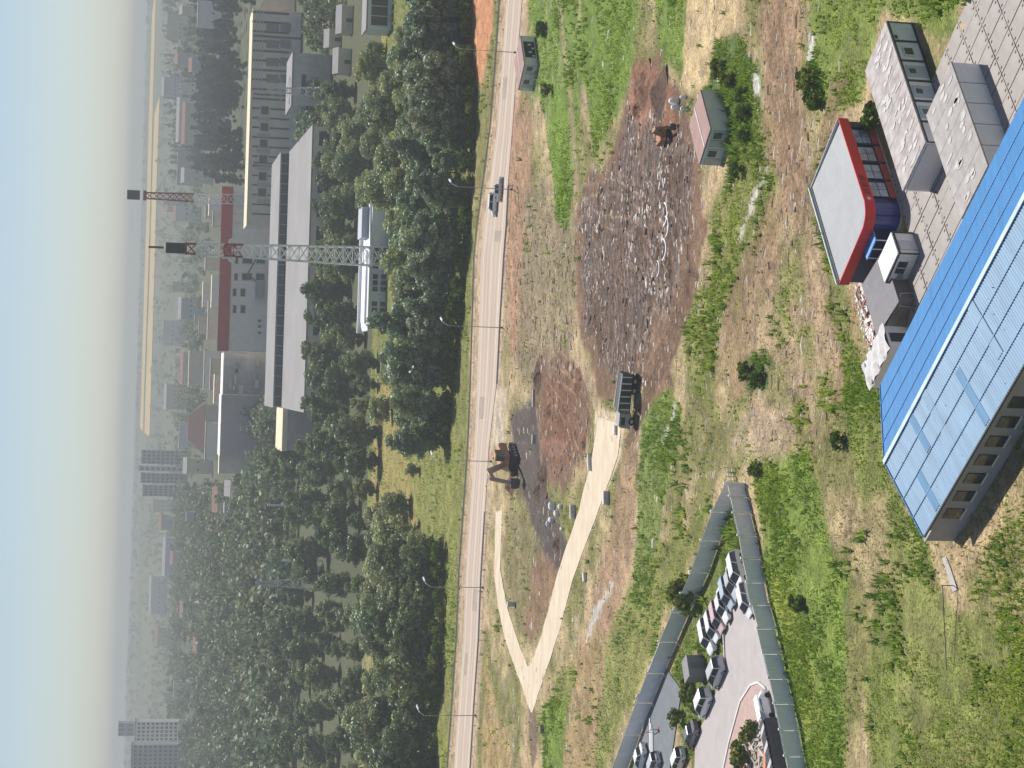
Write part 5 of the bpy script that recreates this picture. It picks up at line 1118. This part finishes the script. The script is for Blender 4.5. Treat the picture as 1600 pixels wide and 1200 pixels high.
# ================================================================ FENCED LOT
def sheet(nm, pts, z, m, kind_='structure', parent=None):
    W = [G(*p) for p in pts]; mb = MB(); mb.add([(w_.x,w_.y,z) for w_ in W], [tuple(range(len(W)))]); o = mb.build(nm, m, parent)
    if not parent: tag(o, kind=kind_)
    return o
drive = sheet('driveway', [(1152,893),(1190,905),(1270,1260),(1085,1260),(1088,1150),(1108,1115),(1134,1045),(1135,985)], .13, mat('drive_concrete', (.42,.385,.38), .85, .09, .4, bump=.05))
aspl = sheet('asphalt_lot', [(1042,1045),(1066,1078),(1048,1200),(1040,1260),(975,1260),(1008,1130)], .12, mat('blue_grey_asphalt', (.17,.19,.21), .9, .12, .6))
isl = [(1125,1240),(1142,1160),(1160,1095),(1176,1070),(1188,1066),(1198,1074),(1204,1090),(1212,1140),(1222,1240)]
sheet('brick_island', isl, .2, mat('pink_paving', (.46,.33,.30), .9, .12, 1.2))
kb = MB(); Wk = [G(*p) for p in isl]
for a, b in zip(Wk[:-1], Wk[1:]): kb.beam((a.x,a.y,.17),(b.x,b.y,.17),.25,.3)
tag(kb.build('kerb', mat('kerb_stone', (.66,.63,.60), .8, .08, 1)), kind='structure')
kb = MB(); Wk = [G(*p) for p in ((1132,975),(1135,1030),(1130,1050))]
for a, b in zip(Wk[:-1], Wk[1:]): kb.beam((a.x,a.y,.15),(b.x,b.y,.15),.2,.25)
tag(kb.build('lawn_kerb', MATS['kerb_stone']), kind='structure')
fm = mat('fence_sheet_grey', (.92,.89,.95), .95, .04, .5, spec=.05); fm2 = mat('fence_sheet_green_grey', (.82,.80,.77), .95, .12, .35, spec=.05, detail=6); post_m = mat('fence_post', (.93,.93,.93), .5, .06, 1)
def fence(name, label, pts, h, m, out, posts=True, gap=None):
    W = [G(*p) for p in pts]; t = thing(name, label, 'fence', (W[0].x,W[0].y,0)); o = W[0]
    for i, (a, b) in enumerate(zip(W[:-1], W[1:])):
        if gap and i in gap: continue
        d = (b-a); L_ = d.length; an_ = math.atan2(d.y, d.x); n = max(6, int(L_/.11)); v, f = [], []
        for k_ in range(n+1):
            x_ = .14+(L_-.28)*k_/n; yv = .022 if (k_ % 4) in (1,2) else 0; v += [(x_, yv, .06), (x_, yv, h)]
            if k_: f.append((2*k_-2,2*k_,2*k_+1,2*k_-1))
        mb = MB(); mb.v, mb.f = v, f; pn = mb.build('panel', m, t); pn.location = (a.x-o.x,a.y-o.y,random.uniform(-.02,.14)); pn.rotation_euler.z = an_; pn.modifiers.new('thick','SOLIDIFY').thickness = .012
        if posts:
            q = MB().box(-.10,.10,min(out*.03,out*.22),max(out*.03,out*.22),0,h+.22); q.box(-.06,.06,min(out*.222,out*.5),max(out*.222,out*.5),.02,.12); ps = q.build('post', post_m, t); ps.location = (a.x-o.x,a.y-o.y+out*-.0,0); ps.rotation_euler.z = an_
            B(.11, L_-.11, min(out*.025,out*.07), max(out*.025,out*.07), h-.10, h-.02).build('rail', post_m, ps)
    return t
NEAR_F = [(1164,757),(1168,776),(1174,802),(1182,837),(1188,873),(1196,910),(1203,945),(1213,982),(1222,1021),(1231,1060),(1240,1099),(1249,1140),(1257,1181),(1268,1235),(1278,1290)]
fence('panel_fence', 'blue grey sheet fence nearest the camera, around the car lot', NEAR_F, 2.05, fm, 1)
FAR_F = [(1164,757),(1143,800),(1126,845),(1108,895),(1093,928),(1078,957),(1058,1003),(1038,1052),(1020,1098),(1001,1148),(980,1204),(960,1260)]
fence('weathered_fence', 'weathered greenish fence along the far side of the car lot', FAR_F, 2.25, fm2, -1, True)
gp = G(1150,748); t = thing('corner_railing', 'low pink and white railing at the corner of the fence', 'railing', (gp.x,gp.y,0), .5)
mb = MB()
for k_ in range(6): mb.beam((-1.4+k_*.55,0,0),(-1.4+k_*.55,0,1.0+.25*(k_ % 2)),.07)
mb.build('upright', mat('pink_paint', (.62,.45,.44), .6), t); MB().beam((-1.5,0,.9),(1.5,0,.9),.07).beam((-1.5,0,.35),(1.5,0,.35),.06).build('bar', mwhite, t)
p = G(1024,1088); t = thing('fence_sign', 'small white notice board on the far fence', 'sign', (p.x,p.y+.25,0), fang-1.6)
B(-.55,.55,-.06,-.0,1.5,2.45).build('board', wh, t); MB().beam((-.4,.05,0),(-.4,.05,2.3),.06).beam((.4,.05,0),(.4,.05,2.3),.06).build('leg', pole_m, t); B(-.2,.2,-.075,-.061,1.85,2.1).build('notice_mark', mat('notice_grey', (.30,.31,.33), .6), t)
p = G(1098,1045); hu = thing('utility_hut', 'grey utility hut with a flat roof on the lawn behind the silver car', 'hut', (p.x,p.y,0), .6)
B(-1.3,1.3,-1,1,0,2.0).build('wall', mat('hut_grey', (.28,.28,.30), .8, .1, 1), hu); B(-1.4,1.4,-1.1,1.1,2.005,2.12).build('roof', mat('hut_roof', (.24,.23,.25), .8, .1, 1), hu); B(-.4,.4,-1.06,-1.003,.05,1.8).build('door', mat('hut_door', (.2,.2,.22), .6), hu)
for k_ in range(3): B(1.6+k_*.1,2.3+k_*.1,-.6+k_*.35,-.4+k_*.35,.0,.6).build('pallet_board', db[0], hu)
p = G(1030,1140); gt = thing('barrier', 'red and white lifting barrier frame on the asphalt', 'barrier', (p.x,p.y,.12), 1.9)
B(-.35,.35,-.3,.3,0,.06).build('base', bright_red, gt); B(-.1,.1,-.1,.1,.065,1.1).build('stand', mwhite, gt); MB().beam((0,0,1.0),(2.6,0,1.0),.1).build('boom', bright_red, gt); MB().beam((2.5,0,0),(2.5,0,.95),.06).build('rest', bright_red, gt)
for k_ in range(3): p = G(1018+k_*2,1147+k_*8); t = B(-2.0,2.0,-.15,.15,0,.14).build('parking_stop', wh); t.location = (p.x,p.y,.125); t.rotation_euler.z = .15; tag(t, ['pale wheel stop nearest the barrier','pale wheel stop second from the barrier','pale wheel stop beside the lone white car'][k_], 'wheel stop')
p = G(1205,1108); sc = thing('scrap_car', 'stripped white car shell against the near fence', 'car', (p.x,p.y,.15), fang)
MB().loft([[(x_,-.8*w_,.25),(x_,.8*w_,.25),(x_,.84*w_,h_*.7),(x_,.7*w_,h_),(x_,-.7*w_,h_),(x_,-.84*w_,h_*.7)] for x_,w_,h_ in ((-2,.85,.75),(-1.5,1,.9),(-.9,1,1.35),(.4,1,1.38),(1.1,1,.9),(2,.9,.7))]).build('shell', wh, sc, .03)
for sx, sy in ((-1.2,.82),(1.2,.82),(-1.2,-.82),(1.2,-.82)): MB().cyl((sx,sy,.28),(0,1,0),.3,.18,12).build('wheel', tyre, sc)
for sy in (-.80,.72): B(-.8,.0,sy,sy+.08,.85,1.2).build('window_opening', dkf, sc); B(.1,.6,sy,sy+.08,.85,1.15).build('window_opening', dkf, sc)
B(-1.5,1.2,-.6,.6,1.385,1.40).build('roof_panel', wh, sc)
p = G(1222,1168); t = thing('dark_shed', 'dark lean-to stacked against the near fence', 'shed', (p.x,p.y,.1), fang)
B(-3,3,-.9,.9,0,1.5).build('wall', mat('dark_boards', (.07,.07,.08), .9, .3, 2), t)
for k_ in range(9): MB().hexa([(-3+k_*.67,-1.0,1.505),(-2.4+k_*.67,-1.0,1.505),(-2.4+k_*.67,1.0,1.75),(-3+k_*.67,1.0,1.75)],[(-3+k_*.67,-1.0,1.55),(-2.4+k_*.67,-1.0,1.55),(-2.4+k_*.67,1.0,1.80),(-3+k_*.67,1.0,1.80)]).build('roof_board', [dkf, mat('pale_board', (.5,.5,.5), .8), dkf][k_ % 3], t)
p = G(1195,1215); t = B(-6,5,-.35,.35,.1,.45).build('orange_kerb', mat('orange_paint', (.62,.25,.14), .7, .1, 1)); t.location = (p.x-2,p.y-1,0); tag(t, 'orange painted low wall at the left edge of the lot', 'wall')

# ================================================================ MACHINES ON SITE
def tracks(t, L, W, h, m):
    for sy in (-1,1):
        n = 16; ring = []
        for k_ in range(n):
            a = 2*math.pi*k_/n; ring.append((math.copysign(L/2-h/2, math.cos(a)) + math.cos(a)*h/2, h/2+math.sin(a)*h/2))
        y0, y1 = (sy*W/2-.28, sy*W/2+.28)
        tr = MB().loft([[(a, y0, b) for a, b in ring], [(a, y1, b) for a, b in ring]]).build('crawler_track', m, t)
        for k_ in range(5): MB().cyl((-L/2+h/2+k_*(L-h)/4, sy*(W/2+.29), h*.42),(0,1,0),h*.26,.06,10).build('roller', rim_m, tr)
def excavator(name, label, x, y, ang, body_m, arm_m, cab=True, swing=0.0, sc=1.0):
    p = G(x, y); z_ = float(gz(np.array([p.x]), np.array([p.y]))[0])
    t = thing(name, label, 'excavator', (p.x,p.y,z_-.05), ang); t.scale = (sc,)*3
    tracks(t, 3.6, 2.3, .85, mat('track_steel', (.06,.05,.045), .8, .3, 3))
    B(-1.0,1.0,-.7,.7,.35,1.0).build('undercarriage', mat('track_steel', (.06,.05,.045)), t)
    MB().hexa([(-2.0,-1.2,1.05),(1.2,-1.2,1.05),(1.2,1.2,1.05),(-2.0,1.2,1.05)], [(-1.8,-1.1,2.15),(.5,-1.1,2.0),(.5,1.1,2.0),(-1.8,1.1,2.15)]).build('house', body_m, t, .06)
    B(-2.25,-1.75,-1.1,1.1,1.1,1.95).build('counterweight', mat('dark_counterweight', (.05,.05,.05), .6), t, .1)
    cb = MB().hexa([(-.4,.25,1.06),(1.25,.25,1.06),(1.25,1.2,1.06),(-.4,1.2,1.06)], [(-.35,.3,2.85),(.95,.3,2.85),(.95,1.15,2.85),(-.35,1.15,2.85)]).build('cab', body_m, t, .04)
    B(-.2,.9,1.185,1.23,1.7,2.6).build('cab_window', car_glass, cb); B(-.15,.9,.23,.275,1.7,2.6).build('cab_window', car_glass, cb); MB().hexa([(1.19,.4,1.7),(1.22,.4,1.7),(1.22,1.05,1.7),(1.19,1.05,1.7)],[(1.02,.4,2.65),(1.06,.4,2.65),(1.06,1.05,2.65),(1.02,1.05,2.65)]).build('windscreen', car_glass, cb)
    bm_ = MB().beam((.9,-.25,1.5),(2.6,-.25,3.9),.42,.55).beam((2.5,-.25,3.8),(4.6,-.25,3.5),.40,.5).build('boom', arm_m, t)
    MB().beam((1.4,-.25,1.6),(2.9,-.25,3.3),.16,seg=8).build('boom_ram', steel, bm_)
    st_ = MB().beam((4.3,-.25,3.9),(5.3,-.25,1.4),.34,.4).build('stick', arm_m, t); MB().beam((3.4,-.25,4.15),(4.4,-.25,4.05),.14,seg=8).build('stick_ram', steel, st_)
    MB().loft([[(5.0,y_,1.45),(5.75,y_,1.5),(5.9,y_,.9),(5.55,y_,.35),(5.0,y_,.45)] for y_ in (-.75,.25)]).build('bucket', mat('bucket_steel', (.10,.085,.075), .7, .3, 2), t)
    MB().cyl((-1.2,-.6,2.4),(0,0,1),.07,.6,8).build('exhaust', plast, t)
    return t
brown_m = mat('dusty_brown_machine', (.50,.26,.14), .6, .2, .8); buff = mat('buff_arm', (.46,.34,.25), .6, .15, .8)
excavator('excavator', 'dusty brown excavator working at the dark trench beside the road', 804, 718, R(-118), brown_m, buff, sc=1.42)
orange = mat('orange_machine', (.36,.14,.07), .5, .12, .8)
excavator('orange_excavator', 'small orange excavator among spoil at the right end of the mud', 1046, 214, R(-75), orange, orange, sc=.7)
# dump truck
p = G(992,628); z_ = float(gz(np.array([p.x]), np.array([p.y]))[0]); tk = thing('dump_truck', 'dark dump truck with pale trim at the end of the sandy track', 'truck', (p.x,p.y,z_), R(180-14)); tk.scale = (1.1,.86,.84)
dkg = mat('dark_truck_body', (.045,.05,.055), .5, .2, 1); palet = mat('pale_truck_trim', (.70,.70,.68), .5, .06, 1)
B(-3.4,3.2,-.45,.45,.75,1.0).build('chassis', plast, tk)
MB().hexa([(-3.5,-1.2,1.05),(.9,-1.2,1.05),(.9,1.2,1.05),(-3.5,1.2,1.05)], [(-3.7,-1.25,2.75),(1.0,-1.25,2.95),(1.0,1.25,2.95),(-3.7,1.25,2.75)]).build('tipper_body', dkg, tk, .04)
rb2 = MB()
for k_ in range(6):
    for sy in (-1,1): rb2.box(-3.4+k_*.82,-3.25+k_*.82,sy*1.24-.05,sy*1.24+.05,1.1,2.75)
rb2.build('body_ribs', palet, tk); MB().beam((-3.7,-1.28,2.8),(1.0,-1.28,3.0),.12).beam((-3.7,1.28,2.8),(1.0,1.28,3.0),.12).build('top_rail', palet, tk)
B(-3.4,.8,-1.1,1.1,2.3,2.62).build('load', mat('soil_load', (.20,.15,.12), .95, .3, 2), tk)
cbt = MB().hexa([(1.3,-1.15,.7),(3.3,-1.15,.7),(3.3,1.15,.7),(1.3,1.15,.7)], [(1.3,-1.1,2.6),(3.0,-1.1,2.6),(3.0,1.1,2.6),(1.3,1.1,2.6)]).build('cab', mat('truck_cab_paint', (.34,.35,.36), .4, .1, 1), tk, .06)
B(1.8,2.8,1.13,1.17,1.6,2.3).build('side_window', car_glass, cbt); B(1.8,2.8,-1.17,-1.13,1.6,2.3).build('side_window', car_glass, cbt); MB().hexa([(3.2,-1.0,1.55),(3.24,-1.0,1.55),(3.24,1.0,1.55),(3.2,1.0,1.55)],[(3.06,-1.0,2.4),(3.1,-1.0,2.4),(3.1,1.0,2.4),(3.06,1.0,2.4)]).build('windscreen', car_glass, cbt)
B(3.3,3.42,-1.1,1.1,.55,.85).build('bumper', palet, tk)
for sy in (-.8,.8): B(3.3,3.38,sy-.15,sy+.15,.9,1.1).build('headlight', lampm, tk)
for wx in (2.3,-1.6,-2.8):
    for sy in (-1,1): wq = MB().cyl((wx,sy*1.0,.52),(0,1,0),.52,.35,16).build('wheel', tyre, tk); MB().cyl((wx,sy*1.18,.52),(0,1,0),.26,.03,12).build('rim', rim_m, wq)
# pale slabs, bags and stones lying about the site
def lump(name, label, cat, x, y, sx, sy, sz, m, rz=0.0, group=None):
    p = G(x, y); z_ = float(gz(np.array([p.x]), np.array([p.y]))[0]); n = 9; rr = [random.uniform(.75,1.15) for _ in range(n)]
    t = MB().loft([[(sx*k2*rr[k_]*math.cos(k_*6.283/n), sy*k2*rr[k_]*math.sin(k_*6.283/n), z2*sz) for k_ in range(n)] for k2, z2 in ((.9,-.2),(1,.3),(.85,.8),(.5,1.0))]).build(name, m); t.location = (p.x,p.y,z_); t.rotation_euler.z = rz
    return tag(t, label, cat, group)
wht = mat('white_bag', (.80,.79,.77), .7, .08, 2); stone = mat('pale_stone', (.62,.59,.56), .85, .15, 2)
def slabt(label, x, y, l_, w_, h_, rz):
    p = G(x, y); t = B(-l_/2,l_/2,-w_/2,w_/2,0,h_).build('concrete_slab', stone, None, .03); t.location = (p.x,p.y,float(gz(np.array([p.x]),np.array([p.y]))[0])); t.rotation_euler.z = rz; tag(t, label, 'slab')
slabt('pale slab on the near edge of the sandy track, midway', 950,778,1.9,.9,.8,.2); slabt('pale slab on the far edge of the sandy track', 924,722,2.6,.5,.6,.3); slabt('pale slab where the truck stands on the track', 964,672,1.3,.9,.5,.1)
slabt('broken pale slab below the sandy track, left', 916,902,1.3,.8,.5,.4); slabt('pale slab standing inside the fork of the tracks', 804,944,.9,.8,1.4,.1); slabt('white slab at the edge of the red pit', 835,622,3.0,.4,.4,.1); slabt('short white slab at the dark trench', 833,686,1.6,.4,.5,0)
slabt('white slab standing between red pit and track', 898,800,2.2,.5,.8,.2)
for i, (x, y, s) in enumerate(((866,790,.9),(872,802,.7),(862,812,.8),(856,818,.6),(878,792,.6),(880,826,.5))):
    lump('white_bag', ['large white bag on the pile at the end of the trench','white bag in the middle of the pile at the trench','white bag lowest in the pile at the trench','small white bag farthest left in the pile at the trench','small white bag on the near side of the pile at the trench','lone white bag near the sandy track'][i], 'bag', x, y, s*.9, s*.7, s*1.1, wht, i)
for i, (x, y, s) in enumerate(((1060,158,.7),(1061,168,.6),(1071,152,.45),(1073,170,.5))):
    lump('pale_sack', ['tall pale sack behind the tan site cabin','pale sack next to the tall one behind the tan cabin','small pale sack behind the tan cabin, right','round pale sack touching the tan cabin'][i], 'sack', x, y, s*.8, s*.7, s*1.7, wht, i)
def mound(label, x, y, rx, ry, h, m, seed):
    p = G(x, y); z_ = float(gz(np.array([p.x]), np.array([p.y]))[0]); v, f = [(0,0,h)], []; na, nr_ = 40, 14
    for j in range(1, nr_+1):
        for k_ in range(na):
            a = k_*6.283/na; q = j/nr_; X_, Y_ = rx*q*math.cos(a), ry*q*math.sin(a)
            nz = float(fbm(np.array([X_+seed*9]), np.array([Y_]), .9, 4, seed)[0])-.5
            v.append((X_*(1+.25*math.sin(a*3+seed)), Y_*(1+.2*math.cos(a*2+seed)), h*(math.cos(q*math.pi)*.5+.5)+nz*.9*(1-q*q*.7)-.1*q))
    for k_ in range(na): f.append((0, 1+k_, 1+(k_+1)%na))
    for j in range(nr_-1):
        for k_ in range(na): f.append((1+j*na+k_, 1+(j+1)*na+k_, 1+(j+1)*na+(k_+1)%na, 1+j*na+(k_+1)%na))
    mb = MB(); mb.v, mb.f = v, f; t = mb.build('spoil_heap', m); t.location = (p.x,p.y,z_); tag(t, label, 'spoil heap')
spoil_m = mat('spoil', (.24,.13,.085), .95, .3, 1.2, bump=.6)
for i, (x, y, s, h_) in enumerate(((1012,140,3.6,1.5),(1036,150,4.0,1.3),(1002,168,2.6,.9),(858,640,3.2,.9),(905,600,3.0,.8),(800,760,3.0,1.3),(850,745,3.4,1.1),(884,640,2.6,.8),(838,770,2.8,1.0),(868,850,2.6,.8),(842,590,3.6,1.0),(912,690,2.4,.7))):
    mound(['red brown spoil heap at the right end of the mud','darker spoil heap behind the orange excavator','small spoil heap beside the green strip','rusty spoil heap on the right rim of the red pit','low spoil heap between red pit and churned mud','spoil heap beside the brown excavator','dark heap between trench and red pit','red heap on the near rim of the pit','dark heap at the middle of the trench','dark heap just left of the white bags','brown heap at the right end of the red pit','low brown heap between the pit and the sandy track'][i], x, y, s, s*.8, h_, spoil_m if i not in (1,6,8,9,10) else mat('dark_spoil', (.13,.08,.06), .95, .3, 1.2, bump=.6), i+3)
lump('boulder', 'grey brown boulder past the tip of the sandy track', 'boulder', 848, 1140, .9, .7, .7, mat('boulder', (.28,.25,.21), .9, .2, 1.5), .4)
for i, (x, y, ry_, rx_) in enumerate(((1038,335,1.6,.5),(1040,355,1.5,.5),(1036,390,1.5,.55),(1030,420,1.1,.35))):
    p = G(x, y); z_ = float(gz(np.array([p.x]), np.array([p.y]))[0]); mb = MB(); v, f = [], []
    for k_ in range(13):
        a = math.pi*(1.05+.9*k_/12); c_, s_ = math.cos(a), math.sin(a); v += [(ry_*c_, 1.9*rx_*s_*2, .16), (ry_*.88*c_, 1.7*rx_*s_*2+.06, .18), (ry_*1.05*c_, 2*rx_*s_*2-.05, -.2)]
        if k_: f += [(3*k_-3,3*k_,3*k_+1,3*k_-2),(3*k_-1,3*k_+2,3*k_,3*k_-3)]
    mb.v, mb.f = v, f; t = mb.build('lime_ridge', mat('lime_white', (.74,.70,.68), .8, .1, 1)); t.location = (p.x,p.y,z_-.02); t.scale = (1,1,.8); tag(t, ['white curved ridge in the mud, nearest the orange excavator','white curved ridge in the mud, second from the right','widest white curved ridge in the mud','faint white curved ridge in the mud, leftmost'][i], 'ridge')

# ================================================================ HAZE
hz_m = bpy.data.materials.new('haze_air'); hz_m.use_nodes = True; n, l = hz_m.node_tree.nodes, hz_m.node_tree.links
n.remove(n['Principled BSDF']); pv_ = n.new('ShaderNodeVolumePrincipled'); pv_.inputs['Color'].default_value = (.74,.78,.78,1); pv_.inputs['Density'].default_value = 2.7e-4; pv_.inputs['Anisotropy'].default_value = .0
l.new(pv_.outputs[0], n['Material Output'].inputs['Volume'])
hzb = B(-9100,9100,-400,9100,-2,96).build('haze', hz_m); tag(hzb, kind='stuff'); hzb.visible_shadow = True
hzb['label'] = 'pale summer haze over the plain'

for o_ in bpy.data.objects:
    for k_ in ('w', 'D', 'top'):
        if k_ in o_: del o_[k_]
